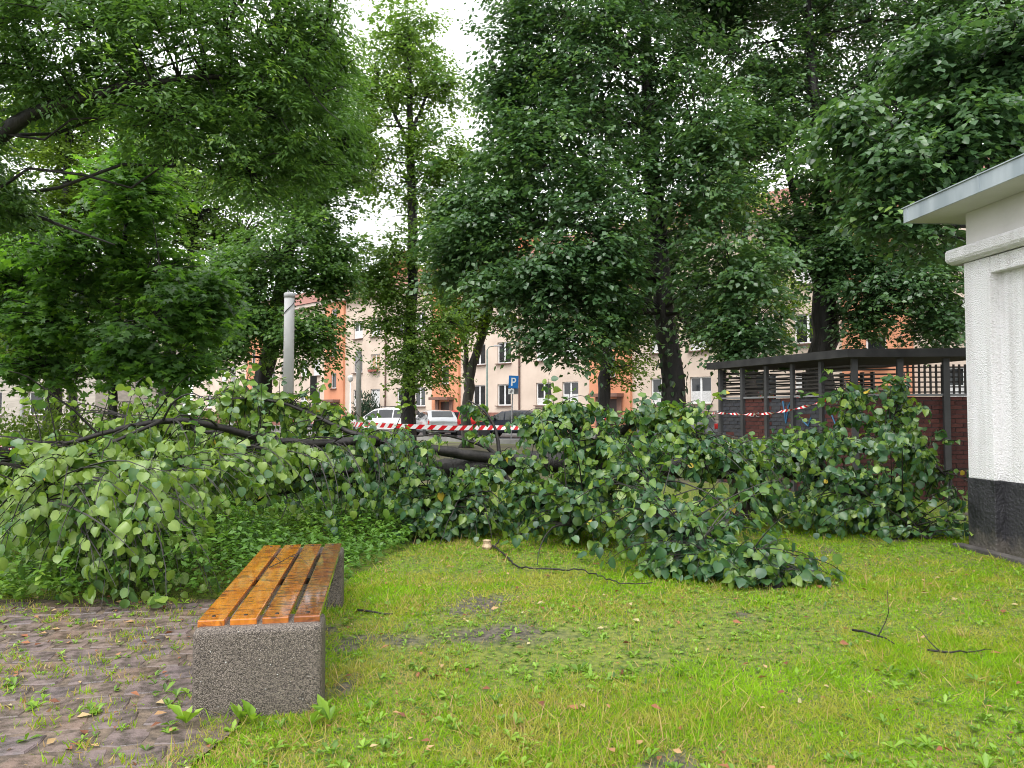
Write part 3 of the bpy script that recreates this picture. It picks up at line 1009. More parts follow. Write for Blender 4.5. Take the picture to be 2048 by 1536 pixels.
    nr = np.array([0, 0, 1.0]) + out_ * .4 + rng.normal(0, .38, (n, 3))
    crnd = np.clip(rng.beta(2, 2.4, nc) + .14 * wav(cc, 1.1, seed + 3), 0, 1)
    rnd = np.clip(crnd[ci] * .65 + rng.random(n) * .4 - .02, 0, 1)
    leaves_obj("crown", tpl, pos - base, ax, nr, leaf * rng.uniform(.7, 1.2, n), rnd, mat, o)
    if ivy:
        k = rng.integers(3, 16, ivy)
        p = q[k] + rng.normal(0, .5, (ivy, 3)) * np.array([0, 0, 1]) * .6
        d_ = unit(rng.normal(size=(ivy, 3)) * np.array([1, 1, .2]))
        p += d_ * (rr[k] + .03)[:, None]
        leaves_obj("ivy", T_LIME, p - base, np.array([0, 0, -1.]) + rng.normal(0, .4, (ivy, 3)), d_ + rng.normal(0, .2, (ivy, 3)), rng.uniform(.1, .16, ivy), rng.random(ivy), mat, o)
    rng = keep
    return o


tree("linden_tree", "big dark linden with thick leaning black trunk behind the fallen tree", 
     [(1352, 937, 20, .40), (1351, 840, 20, .35), (1338, 700, 20, .29), (1320, 520, 20, .25), (1304, 320, 20.2, .21), (1291, 80, 20.4, .14), (1288, -160, 20.5, .05)],
     [(1200, 120, 20, 230, 190, 2.8), (1080, 320, 19, 190, 150, 2.3), (975, 450, 18.5, 115, 100, 1.5), (1110, 545, 17.8, 200, 110, 1.8), (1120, 670, 17.4, 110, 60, 1.1),
      (1400, 320, 19, 150, 190, 2.2), (1465, 560, 17.8, 110, 110, 1.7), (1480, 680, 17.5, 85, 60, 1.2), (1195, 450, 17.6, 110, 150, 1.2), (1340, 560, 22.8, 120, 150, 1.0), (1420, 690, 21.5, 60, 50, .8), (1300, -170, 20, 320, 130, 3),
      (1010, 200, 20, 70, 90, 1.3), (1230, 640, 18.4, 60, 60, .8), (1000, 570, 18, 70, 40, .8), (1050, 60, 20, 100, 110, 1.6), (905, 520, 19, 60, 70, 1.0), (900, 420, 19.5, 50, 60, .9)],
     66000, .142, L_LINDEN, gap=-.75, per=34, cs=1.15, droop=.42, seed=1, ivy=260, sky_gaps=[(945, 250, 55), (920, 190, 40), (1027, 768, 75), (985, 790, 60)])
tree("linden_tree", "dark linden with short thick trunk rising behind the bin shelter roof",
     [(1642, 937, 20.5, .42), (1642, 720, 20.5, .34), (1650, 600, 20.5, .33), (1655, 520, 20.6, .24), (1640, 350, 20.8, .18), (1620, 100, 21, .12), (1610, -120, 21, .05)],
     [(1560, 190, 22, 130, 190, 2.3), (1700, 350, 20, 150, 120, 2.2), (1770, 560, 19.5, 130, 75, 1.7), (1870, 500, 19.5, 110, 110, 1.8), (1590, 470, 21, 90, 95, 1.6),
      (1885, 640, 19, 70, 60, 1.2), (1650, 20, 22, 190, 120, 2.5), (1830, 150, 21, 150, 150, 2.3), (1690, 500, 19.5, 90, 60, 1.2), (1960, 20, 21, 150, 120, 2), (1720, 650, 19.5, 60, 40, .8), (1480, 90, 22, 100, 130, 2), (1500, 280, 21.5, 80, 90, 1.6), (1420, 10, 22, 120, 90, 2)],
     58000, .135, L_LINDEN, gap=-.65, per=34, cs=1.1, seed=2, extra_limbs=[[(1650, 590, 20.5, .2), (1700, 500, 20, .13), (1790, 400, 20, .08)], [(1648, 600, 20.5, .18), (1610, 480, 21, .12), (1570, 320, 21.5, .07)]],
     sky_gaps=[(1490, 190, 42), (1530, 170, 30), (1655, 275, 40), (1470, 130, 30), (1690, 70, 35), (1620, 330, 28), (1700, 110, 30), (1545, 225, 25), (1410, 80, 25)])
tree("linden_tree", "near linden reaching over the kiosk roof with large grey green leaves",
     [(2420, 1030, 11.5, .3), (2410, 700, 11.5, .26), (2380, 300, 11.4, .2), (2350, 50, 11.4, .12), (2340, -200, 11.4, .05)],
     [(1920, 255, 10.6, 150, 95, 1.1), (1790, 320, 10.4, 115, 80, .9), (2010, 120, 10.6, 130, 110, 1.2), (1760, 430, 10.4, 80, 50, .6), (1970, 370, 10.4, 120, 60, .7), (2130, 260, 10.8, 150, 160, 1.2),
      (1690, 250, 10.6, 70, 50, .6), (1850, 470, 10.4, 60, 50, .5), (2250, 60, 11, 200, 150, 1.5), (1850, 130, 10.8, 90, 60, .8)],
     15500, .102, L_LINDEN, tpl=T_LIME4, gap=-.7, per=22, cs=.8, droop=.5, seed=3, thin=.5)
tree("oak_tree", "near tree overhanging from the side with thick dark arching limb",
     [(-420, 1050, 10, .34), (-400, 800, 10, .3), (-330, 500, 10, .26), (-280, 250, 10, .2), (-240, 0, 10, .14), (-220, -250, 10, .06)],
     [(190, 60, 9.6, 250, 95, 1.4), (450, 95, 10, 190, 95, 1.3), (560, 235, 10.4, 140, 95, 1.1), (330, 235, 9.6, 150, 75, .9), (640, 110, 10.8, 80, 130, 1.1), (60, 150, 9.6, 120, 85, 1),
      (500, 345, 10.4, 110, 75, .9), (-60, 20, 9.6, 150, 120, 1.3), (-120, 330, 10, 140, 110, 1.2), (280, -110, 10, 400, 100, 1.6), (30, 420, 10.5, 60, 60, .6), (620, 330, 11, 70, 60, .8), (150, 170, 10.2, 170, 80, .8), (300, 130, 10.4, 150, 70, .8), (240, 20, 10.4, 200, 70, 1), (480, 10, 10.6, 160, 70, 1), (400, 200, 10.6, 110, 70, .8)],
     46000, .095, L_OAK, tpl=T_NARROW, gap=-.9, per=30, cs=.62, droop=.45, seed=4, thin=.28,
     extra_limbs=[[(-330, 480, 10, .16), (-150, 370, 10, .13), (0, 268, 9.9, .105), (60, 235, 9.8, .09), (150, 192, 9.7, .075), (250, 172, 9.7, .06), (340, 160, 9.8, .05), (480, 150, 10, .03), (610, 158, 10.3, .015)],
                  [(-280, 250, 10, .09), (-100, 100, 9.8, .07), (0, 42, 9.6, .055), (70, 15, 9.5, .04), (180, -40, 9.5, .02)],
                  [(-330, 500, 10, .06), (-100, 440, 10.5, .045), (0, 432, 10.6, .035), (85, 430, 10.6, .03), (130, 455, 10.6, .02), (230, 490, 10.6, .01)],
                  [(330, 60, 10, .03), (450, 40, 10.2, .022), (540, 90, 10.4, .015), (640, 190, 10.6, .008)]])
tree("maple_tree", "young maple with slim straight trunk standing in front of the hedge",
     [(222, 985, 14, .085), (225, 800, 14, .078), (230, 690, 14, .07), (240, 560, 14, .055), (258, 400, 14, .035), (275, 290, 14, .014)],
     [(262, 390, 14, 100, 105, .9), (170, 520, 13.6, 140, 75, 1.1), (330, 545, 13.6, 130, 75, 1.1), (110, 640, 13.8, 130, 65, 1), (300, 650, 13.4, 150, 65, 1.1), (410, 610, 14, 80, 80, .9),
      (90, 735, 14, 110, 40, .8), (330, 735, 13.6, 120, 40, .9), (210, 720, 13.4, 90, 50, .7), (20, 560, 14, 60, 70, .7)],
     10000, .13, L_MAPLE, tpl=T_MAPLE, gap=-.6, per=24, cs=.85, droop=.3, seed=5)
tree("park_tree", "tall tree with leaning dark trunk beside the tall grey pole",
     [(518, 930, 22, .3), (524, 790, 22, .26), (540, 690, 22, .22), (565, 560, 22, .19), (590, 440, 22, .15), (620, 300, 22, .1), (650, 200, 22.5, .05)],
     [(560, 300, 22, 120, 130, 2), (640, 420, 22, 80, 110, 1.5), (560, 520, 21, 105, 95, 1.7), (610, 670, 20.5, 80, 60, 1.1), (490, 650, 20.5, 85, 80, 1.2), (640, 190, 23, 90, 120, 1.8),
      (660, 560, 21.5, 60, 60, 1.1), (440, 560, 21, 80, 90, 1.3), (430, 720, 20.5, 60, 40, .8), (690, 300, 22, 45, 100, 1.2), (680, 520, 22, 50, 60, 1.0)],
     27000, .13, L_OAK, tpl=T_RHOMB, gap=-.5, per=30, cs=1.0, seed=6, ivy=150, sky_gaps=[(500, 260, 30), (535, 200, 24), (680, 400, 35), (700, 460, 30)])
tree("ash_tree", "tall slender light green tree with straight trunk against the open sky",
     [(816, 910, 27, .3), (818, 800, 27, .25), (822, 640, 27, .2), (826, 500, 27, .18), (822, 330, 27, .15), (820, 190, 27, .1), (816, 60, 27, .04)],
     [(820, 70, 27, 75, 75, 1.8), (760, 170, 27, 75, 70, 1.6), (885, 175, 27, 65, 60, 1.5), (745, 320, 27, 70, 80, 1.5), (900, 330, 27, 80, 80, 1.5), (820, 400, 27, 60, 60, 1.2), (790, 520, 26.5, 75, 70, 1.5),
      (885, 500, 26.5, 70, 70, 1.4), (840, 720, 26, 85, 65, 1.5), (775, 640, 26, 60, 45, 1.1), (885, 640, 26, 55, 55, 1.1), (940, 430, 27, 50, 60, 1.1), (720, 250, 27.5, 50, 60, 1.2), (820, 300, 27, 70, 90, 1.2), (735, 560, 26.5, 45, 45, 1.0), (780, 590, 26, 60, 40, 1.0)],
     25000, .14, L_LIGHT, tpl=T_RHOMB, gap=-.75, per=28, cs=1.1, seed=7, ivy=180, sky_gaps=[(790, 235, 22), (800, 420, 24), (780, 430, 30), (865, 290, 24), (770, 250, 20)],
     extra_limbs=[[(822, 270, 27, .09), (845, 210, 27, .06), (875, 140, 27, .03)], [(822, 300, 27, .08), (790, 230, 27, .06), (760, 160, 27, .03)]])
tree("park_tree", "slim tree with forked grey trunk near the parking sign",
     [(930, 900, 32, .24), (935, 800, 32, .21), (945, 730, 32, .19), (965, 670, 32, .17), (985, 600, 32, .13), (1000, 520, 32, .06)],
     [(990, 560, 32, 85, 80, 2.2), (930, 640, 31, 50, 40, 1.2), (1010, 660, 31.5, 50, 35, 1.2), (950, 480, 32, 70, 60, 1.8), (890, 560, 32, 60, 60, 1.6), (900, 450, 32, 60, 60, 1.6)],
     9500, .15, L_FAR, gap=-.35, per=26, cs=1.2, bark=M_BARK2, seed=8, sky_gaps=[(1027, 768, 75)], extra_limbs=[[(935, 790, 32, .16), (932, 740, 32, .14), (932, 700, 32, .1), (925, 650, 32, .06)]])
tree("park_tree", "yellow green tree behind the big linden with trunk before an orange bay",
     [(1205, 900, 30, .3), (1207, 800, 30, .26), (1212, 720, 30, .22), (1216, 600, 30, .16), (1220, 450, 30, .06)],
     [(1235, 690, 30, 70, 80, 2), (1180, 590, 30, 90, 70, 2), (1290, 600, 30, 90, 90, 2), (1250, 480, 31, 120, 90, 2.5)],
     9000, .15, L_FAR, gap=-.35, per=26, cs=1.2, seed=9)
tree("park_tree", "far yellow green tree showing between the two dark lindens",
     [(1500, 920, 31, .3), (1500, 700, 31, .24), (1490, 500, 31, .16), (1480, 330, 31, .06)],
     [(1480, 390, 31, 85, 60, 2), (1500, 560, 31, 90, 80, 2), (1440, 640, 31, 60, 60, 1.5), (1560, 640, 31, 60, 60, 1.5)],
     8000, .15, L_FAR, gap=-.3, per=26, cs=1.2, seed=10)
tree("park_tree", "bright green tree with slanting dark trunk before the grey building",
     [(98, 905, 26, .3), (104, 820, 26, .26), (116, 700, 26, .22), (130, 500, 26, .18), (135, 300, 26, .12), (140, 120, 26, .05)],
     [(135, 280, 26, 150, 130, 2.8), (50, 480, 26, 130, 130, 2.6), (190, 420, 27, 120, 110, 2.4), (50, 680, 24.5, 100, 60, 1.8), (-60, 620, 25, 100, 110, 2), (130, 720, 25, 70, 40, 1.3)],
     26000, .15, L_FAR, tpl=T_RHOMB, gap=-.6, per=28, cs=1.2, seed=11, sky_gaps=[(130, 250, 30), (30, 320, 35), (180, 490, 26)])
tree("park_tree", "tree with twin slanting trunks behind the young maple",
     [(318, 905, 26, .26), (328, 800, 26, .22), (345, 680, 26, .19), (385, 500, 26.5, .14), (410, 350, 27, .06)],
     [(400, 420, 27, 130, 130, 2.6), (430, 640, 26, 90, 85, 1.8), (330, 330, 27.5, 110, 90, 2.2), (300, 560, 27, 90, 90, 2), (480, 480, 27, 80, 100, 1.8)],
     14000, .15, L_LIGHT, tpl=T_RHOMB, gap=-.6, per=28, cs=1.2, seed=12, extra_limbs=[[(340, 905, 26, .2), (352, 800, 26, .17), (372, 700, 26, .14), (420, 560, 26, .08)]])
tree("park_tree", "small slanting tree beside the grey building corner",
     [(150, 890, 28, .2), (150, 815, 28, .17), (140, 770, 28, .15), (120, 700, 28, .1), (110, 620, 28, .04)],
     [(110, 660, 28, 90, 60, 2), (170, 600, 28, 80, 70, 1.8)],
     5000, .15, L_FAR, gap=-.3, per=26, cs=1.2, seed=13)

# ------------------------------------------------------------------ fallen linden
L_FALL = leaf_mat("fallen linden leaves", [(0, (0.032, 0.085, 0.045)), (.35, (0.06, 0.14, 0.058)), (.62, (0.11, 0.205, 0.036)), (.84, (0.155, 0.25, 0.042)), (.97, (0.22, 0.32, 0.06)), (1, (0.6, 0.44, 0.06))], .32, .34, .6, 1.35)
_hv = [[0, .0], [0, .36], [0, .70], [0, 1.02]]
_he = [[.20, -.03], [.42, .12], [.50, .40], [.41, .68], [.19, .89]]


def heart(droop, fold, wave, skew):
    tv = [[skew * y * y, y, -droop * max(y, 0) ** 2] for x, y in _hv]
    tv += [[x * (1 + skew) + skew * y * y, y, fold * x / .45 - droop * max(y, 0) ** 2 + wave * (1 if i % 2 else -1)] for i, (x, y) in enumerate(_he)]
    tv += [[-x * (1 - skew) + skew * y * y, y, fold * x / .45 - droop * max(y, 0) ** 2 + wave * (-1 if i % 2 else 1)] for i, (x, y) in enumerate(_he)]
    tv += [[.016, -.45, .05], [-.016, -.45, .05], [0, .06, .012]]
    return np.array(tv)


_tf = [[0, 4, 5], [0, 5, 1], [1, 5, 6], [1, 6, 7], [1, 7, 2], [2, 7, 8], [2, 8, 3]]
_tf += [[a if a < 4 else a + 5, c if c < 4 else c + 5, d if d < 4 else d + 5] for a, d, c in _tf] + [[14, 15, 16]]
_tf = np.array(_tf)
HEARTS = [(heart(.15, .08, .015, .05), _tf), (heart(.42, .16, .03, -.10), _tf), (heart(.28, -.05, .04, .12), _tf), (heart(.65, .24, .02, .0), _tf), (heart(-.12, .14, .03, -.05), _tf), (heart(.3, .34, .03, .08), _tf)]
_vein = np.array([.10, .13, .10, .04] + [0] * 10 + [.4, .4, .4])     # paler midrib and stalk


ft_base = P(1380, 975, 10.2)
ft_base[2] = 0
FT = thing("fallen_tree", ft_base, "storm felled linden lying across the lawn with leafy broken crown", "tree")
limbs = [
    ("trunk", [(1640, 928, 10.3, .17), (1500, 938, 10.3, .165), (1350, 934, 10.25, .16), (1200, 928, 10.2, .155), (1080, 926, 10.1, .145), (980, 930, 10.0, .14), (870, 940, 9.9, .12)], 12),
    ("limb", [(1010, 920, 10.0, .085), (930, 908, 9.8, .07), (880, 902, 9.6, .062), (800, 886, 9.4, .058), (740, 882, 9.2, .055), (640, 887, 8.9, .05), (560, 884, 8.6, .048), (480, 866, 8.3, .042),
              (400, 844, 8.0, .036), (330, 840, 7.7, .03), (240, 856, 7.4, .026), (150, 882, 7.1, .021), (60, 908, 6.8, .016), (-40, 935, 6.6, .01)], 8),
    ("limb", [(900, 940, 9.9, .06), (830, 938, 9.8, .056), (760, 940, 9.6, .052), (690, 944, 9.5, .048), (620, 952, 9.3, .04), (560, 985, 9.0, .035), (480, 1010, 8.6, .02)], 8),
    ("limb", [(880, 950, 9.7, .058), (800, 955, 9.6, .055), (720, 960, 9.4, .05), (660, 966, 9.3, .042), (600, 975, 9.2, .035), (540, 995, 9.0, .02)], 8),
    ("limb", [(560, 884, 8.5, .036), (470, 900, 7.9, .03), (425, 911, 7.6, .027), (330, 936, 7.2, .022), (260, 965, 6.9, .016), (200, 1005, 6.6, .009)], 7),
    ("limb", [(560, 870, 8.5, .03), (470, 865, 8.6, .028), (390, 863, 8.8, .02), (300, 870, 9.0, .01)], 6),
    ("limb", [(760, 880, 9.2, .04), (700, 866, 9.2, .032), (640, 836, 9.2, .024), (560, 802, 9.1, .018), (480, 795, 9.0, .012), (420, 800, 8.9, .007)], 6),
    ("limb", [(330, 840, 7.7, .022), (280, 860, 7.3, .018), (180, 905, 6.9, .014), (110, 960, 6.5, .009), (70, 1000, 6.3, .006)], 6),
    ("limb", [(1000, 925, 10.0, .04), (1000, 905, 10.0, .033), (960, 888, 10.0, .028), (915, 874, 10.0, .02), (870, 868, 10, .012)], 6),
    ("limb", [(1000, 925, 10.0, .032), (995, 860, 10.1, .022), (965, 810, 10.1, .014), (935, 800, 10.1, .008)], 6),
    ("limb", [(1010, 935, 9.9, .04), (960, 975, 9.5, .03), (920, 1000, 9.2, .022), (885, 1018, 9.0, .014), (860, 1040, 8.9, .008)], 6),
    ("limb", [(1000, 945, 9.9, .036), (950, 985, 9.6, .024), (938, 1030, 9.3, .014), (930, 1060, 9.1, .008)], 6),
    ("limb", [(1010, 950, 9.8, .03), (1040, 1000, 9.5, .024), (1100, 1010, 9.3, .018), (1180, 1030, 9.0, .01)], 6),
    ("limb", [(1150, 925, 10.1, .08), (1180, 890, 9.6, .06), (1230, 900, 9.0, .05), (1290, 960, 8.3, .04), (1340, 1030, 7.6, .03), (1400, 1090, 7.0, .022), (1470, 1150, 6.6, .015), (1560, 1185, 6.4, .008)], 8),
    ("limb", [(1200, 920, 10.1, .06), (1160, 860, 9.5, .045), (1120, 830, 9.2, .03), (1080, 830, 9.0, .018), (1050, 860, 8.9, .01)], 7),
    ("limb", [(1230, 920, 10.1, .06), (1240, 860, 9.7, .045), (1300, 826, 9.4, .034), (1350, 850, 9.2, .026), (1395, 895, 9.0, .018), (1440, 940, 8.8, .01)], 7),
    ("limb", [(1260, 925, 10.1, .05), (1230, 970, 9.0, .04), (1190, 1010, 8.5, .03), (1140, 1050, 8.2, .016)], 7),
    ("limb", [(1560, 930, 10.3, .07), (1600, 900, 10.0, .055), (1680, 890, 9.8, .045), (1760, 880, 9.7, .036), (1840, 900, 9.5, .026), (1900, 960, 9.3, .014)], 7),
    ("limb", [(1600, 930, 10.3, .07), (1650, 960, 9.9, .05), (1730, 1000, 9.5, .04), (1800, 1040, 9.1, .028), (1860, 1080, 8.8, .014)], 7),
    ("limb", [(1680, 890, 9.8, .035), (1690, 840, 9.9, .024), (1695, 790, 9.9, .014), (1690, 760, 9.9, .008)], 6),
    ("limb", [(1760, 880, 9.7, .03), (1790, 830, 9.8, .022), (1800, 780, 9.8, .013), (1810, 745, 9.8, .008)], 6),
    ("limb", [(1540, 930, 10.2, .05), (1500, 900, 9.9, .035), (1450, 880, 9.8, .025), (1400, 880, 9.7, .014)], 6),
]
LIMB = []
for nm, pts, sd in limbs:
    q = np.array([P(u, v, Y) for u, v, Y, r in pts])
    r = np.array([p[3] for p in pts])
    dd = np.r_[0, np.cumsum(np.linalg.norm(np.diff(q, axis=0), axis=1))]
    s = np.linspace(0, dd[-1], max(8, int(dd[-1] / .12)))
    qq = np.stack([np.interp(s, dd, q[:, k]) for k in range(3)], 1)
    rr = np.interp(s, dd, r)
    for _ in range(2):
        qq[1:-1] = (qq[:-2] + 2 * qq[1:-1] + qq[2:]) / 4
    qq[:, 2] = np.maximum(qq[:, 2], .02)
    qq[1:-1] += rng.normal(0, .09, (len(qq) - 2, 3)) * rr[1:-1, None]
    MB().tube(qq - ft_base, rr, sd, wob=.10).build(nm, M_BARK if nm == "trunk" else M_TWIG, FT, smooth=True)
    LIMB.append(qq)
LIMB_ALL = np.concatenate([l[len(l) // 6:] for l in LIMB[1:]] + [LIMB[0]])

# foliage masses: u, v, depth, half sizes (px, px, m), number of twigs, share of pale leaves, hang
masses = [
    (100, 1010, 6.4, 170, 95, .6, 46, .55, .9), (310, 1060, 6.0, 105, 120, .42, 50, .5, .9), (200, 930, 7.0, 210, 62, .7, 44, .6, .8), (420, 960, 7.4, 150, 85, .7, 48, .5, .8),
    (300, 835, 9.0, 130, 36, .5, 26, .65, .6), (520, 828, 9.5, 120, 46, .5, 36, .6, .6), (610, 905, 9.3, 120, 50, .45, 30, .5, .8), (700, 862, 9.9, 80, 30, .4, 18, .45, .6), (480, 915, 8.6, 110, 40, .4, 22, .55, .8),
    (795, 950, 8.8, 65, 85, .4, 64, .3, .95), (930, 965, 9.2, 60, 50, .35, 18, .3, .9), (1110, 838, 9.0, 70, 36, .4, 22, .45, .6), (1340, 838, 9.2, 50, 24, .3, 10, .35, .6), (90, 1060, 6.2, 140, 60, .5, 30, .5, 1.1), (400, 1090, 6.3, 60, 60, .4, 22, .45, 1.1), (0, 950, 7.0, 100, 80, .6, 24, .55, .8), (960, 1000, 9.4, 120, 70, .5, 22, .3, .9), (880, 1055, 8.8, 85, 32, .35, 20, .25, .6),
    (945, 838, 10, 30, 36, .3, 5, .5, .5), (1150, 880, 9.1, 110, 82, .6, 52, .4, .7), (1250, 960, 8.3, 160, 100, .7, 74, .25, .7), (1130, 1010, 8.6, 105, 75, .5, 40, .25, .8),
    (1350, 1055, 7.4, 140, 100, .6, 66, .18, .7), (1390, 905, 9.0, 110, 55, .6, 32, .3, .7), (1480, 1130, 6.8, 100, 62, .45, 44, .18, .7), (1610, 1178, 6.5, 80, 16, .2, 16, .15, .3),
    (1330, 1145, 6.9, 85, 18, .25, 20, .1, .3), (1300, 830, 9.3, 75, 34, .4, 18, .4, .6), (1560, 935, 9.6, 120, 60, .6, 40, .3, .7), (1700, 960, 9.4, 150, 95, .7, 70, .2, .8),
    (1840, 970, 9.2, 95, 115, .5, 50, .25, .9), (1800, 840, 9.8, 75, 45, .4, 24, .3, .7), (1650, 1040, 9.2, 130, 42, .5, 34, .2, .8), (1840, 1060, 8.8, 85, 38, .35, 24, .25, .8),
    (1700, 815, 9.9, 45, 40, .3, 10, .3, .6), (1790, 775, 9.8, 30, 28, .2, 6, .25, .6), (1460, 905, 9.6, 70, 35, .4, 16, .25, .7), (560, 960, 8.4, 70, 60, .4, 18, .45, .9), (680, 1010, 8.6, 60, 40, .3, 10, .3, .9),
    (1050, 930, 9.6, 70, 50, .4, 16, .3, .8), (440, 1020, 6.8, 60, 60, .4, 16, .45, .9), (1180, 815, 9.1, 60, 20, .4, 10, .35, .5), (900, 1040, 9.0, 120, 34, .4, 22, .28, .8), (1040, 1040, 9.0, 70, 34, .4, 18, .25, .8), (1530, 1000, 9.6, 60, 40, .4, 12, .25, .8), (1600, 880, 9.9, 110, 26, .4, 20, .3, .7), (660, 960, 9.1, 110, 34, .3, 14, .4, .9), (1900, 1010, 8.9, 30, 70, .3, 14, .3, .9), (1430, 1010, 8.4, 70, 60, .5, 20, .2, .8), (130, 1090, 6.2, 120, 50, .4, 18, .5, .9), (250, 1130, 5.95, 90, 60, .3, 18, .45, .9),
]
LP_, LA_, LN_, LS_, LR_ = [], [], [], [], []
twm = MB()
jobs = []
for (u, v, Y, ru, rv, ry, nt_, pale, hang) in masses:
    c = P(u, v, Y)
    R_ = np.array([ru * Y / FPX, ry, rv * Y / FPX])
    k = 0
    while k < int(nt_ * 2.2):
        d_ = np.clip(rng.normal(0, .62, 3), -1.6, 1.6)
        if d_[2] > 1.0: d_[2] = rng.uniform(.3, 1.0)
        e = c + d_ * R_
        k += 1
        if wav(e * np.array([1, 1, 1.2]), 3.4, 2)[0] + .5 * wav(e, 8.0, 6)[0] < (-.66 if not 690 < u < 960 else -1.6):   # torn open places
            continue
        jobs.append((u, e, d_, pale, hang, False))
for k in range(95):                                    # upright sprigs that arch above the heap
    a = LIMB_ALL[rng.integers(len(LIMB_ALL))]
    e = a + np.array([rng.normal(0, .3), rng.normal(0, .2), rng.uniform(.3, .62)])
    if 900 < 1024 + FPX * e[0] / e[1] < 1085: continue
    jobs.append((1024 + FPX * e[0] / e[1], e, np.array([rng.normal(), rng.normal() - .5, .6]), .45, .45, True))
for k in range(70):                                    # stripped bare branchlets
    a = LIMB_ALL[rng.integers(len(LIMB_ALL))]
    if a[0] > 1.5: continue
    L_ = rng.uniform(.4, 1.3)
    e = a + unit(np.array([[rng.normal(-.3, .6), rng.normal(-.7, .4), rng.normal(-.25, .35)]]))[0] * L_
    e[2] = max(e[2], .06)
    m_ = (a + e) / 2 + np.array([0, 0, .2 * L_]) + rng.normal(0, .06, 3)
    twm.tube(bez(a, m_, e, 9) + rng.normal(0, .008, (9, 3)) - ft_base, np.linspace(.013, .004, 9), 5, cap=False)
for (u, e, d_, pale, hang, sprig) in jobs:
    e[2] = max(e[2], .05 + rng.random() * .06)
    dist = np.linalg.norm((LIMB_ALL - e) * np.array([1, 1, 1.0]), axis=1)
    cand = np.argsort(dist)[:6]
    a = LIMB_ALL[rng.choice(cand)]
    L_ = np.linalg.norm(e - a)
    if L_ < .15:
        a = a + np.array([0, 0, .1])
        L_ = np.linalg.norm(e - a) + .05
    m_ = a * .35 + e * .65 + np.array([0, 0, .28 * L_]) + rng.normal(0, .08, 3) * L_
    npt = 7
    pts = bez(a, m_, e, npt)
    pts[:, 2] = np.maximum(pts[:, 2], .03)
    r0 = min(.004 + .006 * L_, .014)
    twm.tube(pts - ft_base, np.linspace(r0, .0022, npt), 3, cap=False)
    nl = int(rng.integers(6, 10)) if sprig else int(rng.integers(8, 15))
    ts = np.sort(1 - rng.random(nl) * min(.9, .75 / max(L_, .3)))
    ts[-1] = 1.0
    f = ts * (npt - 1)
    i0 = np.clip(f.astype(int), 0, npt - 2)
    pp = pts[i0] + (pts[i0 + 1] - pts[i0]) * (f - i0)[:, None]
    tg = unit(pts[i0 + 1] - pts[i0])
    side = unit(np.cross(tg, np.array([0, 0, 1.0])) + 1e-3) * np.where(np.arange(nl) % 2, 1, -1)[:, None]
    ax = unit(tg * .6 + side * .65 + rng.normal(0, .22, (nl, 3)) + np.array([0, 0, -1.0]) * hang * rng.uniform(.5, 1.5) + rng.normal(0, .25, 3))
    sz = rng.uniform(.054, .108, nl) * (.95 if u < 500 else 1.0)
    sz[rng.random(nl) < .25] *= .7
    pos = pp + ax * (.42 * sz)[:, None]
    out_ = unit(d_[None] * np.array([1, 1, .2]) + rng.normal(0, .3, (nl, 3)))
    nr = np.array([0, 0, .9]) + out_ * .5 + np.array([0, -.3, 0]) * hang + rng.normal(0, .65, 3) + rng.normal(0, .38, (nl, 3))
    lf = np.clip((760 - u) / 300, 0, 1)
    isp = rng.random(nl) < pale * (.8 + .15 * lf) * rng.uniform(.2, 1.8)
    rd = np.where(isp, rng.uniform(.72, .97, nl), rng.uniform(.0, .66, nl) * (1 - .35 * lf) + .34 * lf)
    rd[rng.random(nl) < .003] = 1.0
    LP_.append(pos); LA_.append(ax); LN_.append(nr); LS_.append(sz); LR_.append(rd)
LP_, LA_, LN_, LS_, LR_ = map(np.concatenate, (LP_, LA_, LN_, LS_, LR_))
LP_[:, 2] = np.maximum(LP_[:, 2], .03)
tip_z = LP_[:, 2] + unit(LA_)[:, 2] * LS_ * 1.05
lift = np.clip(.025 - tip_z, 0, None)
LP_[:, 2] += lift
low = lift > .01
LA_[low, 2] *= .15                                  # leaves that reach the ground lie flat on it
LN_[low] = np.array([0, -.15, 1.0]) + rng.normal(0, .2, (low.sum(), 3))
t_ = twm.build("twigs", M_TWIG, FT); t_['kind'] = "stuff"
# the 300 leaves that show largest become parts of their own
uu = 1024 + FPX * LP_[:, 0] / LP_[:, 1]
vv = 825 - FPX * (LP_[:, 2] - CAMH) / LP_[:, 1]
cell = (np.floor(uu / 26).astype(int) * 10000 + np.floor(vv / 26).astype(int))
order = np.argsort(LP_[:, 1])
_, first = np.unique(cell[order], return_index=True)
front = order[first]
front = front[(uu[front] > 0) & (uu[front] < 1930) & (vv[front] > 780)]
big = front[np.argsort(-LS_[front] / LP_[front, 1])][:300]
rest = np.setdiff1d(np.arange(len(LP_)), big)
VV_, FF_, RR_, off_ = [], [], [], 0
kind_ = rng.integers(0, len(HEARTS), len(rest))
for k in range(len(HEARTS)):
    sel = rest[kind_ == k]
    V, F, r = leaves_arrays(HEARTS[k], LP_[sel] - ft_base, LA_[sel], LN_[sel], LS_[sel], LR_[sel])
    base_r = r.reshape(len(sel), -1)
    r = np.where(base_r > .985, base_r, np.minimum(base_r + _vein[None], .97)).ravel()
    VV_.append(V); FF_.append(F + off_); RR_.append(r); off_ += len(V)
fo = link("foliage", np_mesh("foliage", np.concatenate(VV_), np.concatenate(FF_), L_FALL, {'rnd': np.concatenate(RR_)}), FT)
fo['kind'] = "stuff"
leaf_me = []
for k in range(10):
    row = []
    for h in HEARTS:
        row.append(np_mesh("leaf", h[0], h[1], L_FALL, {'rnd': np.minimum(((k + .5) / 10 if k < 9 else .93) + _vein, .97)}))
    leaf_me.append(row)
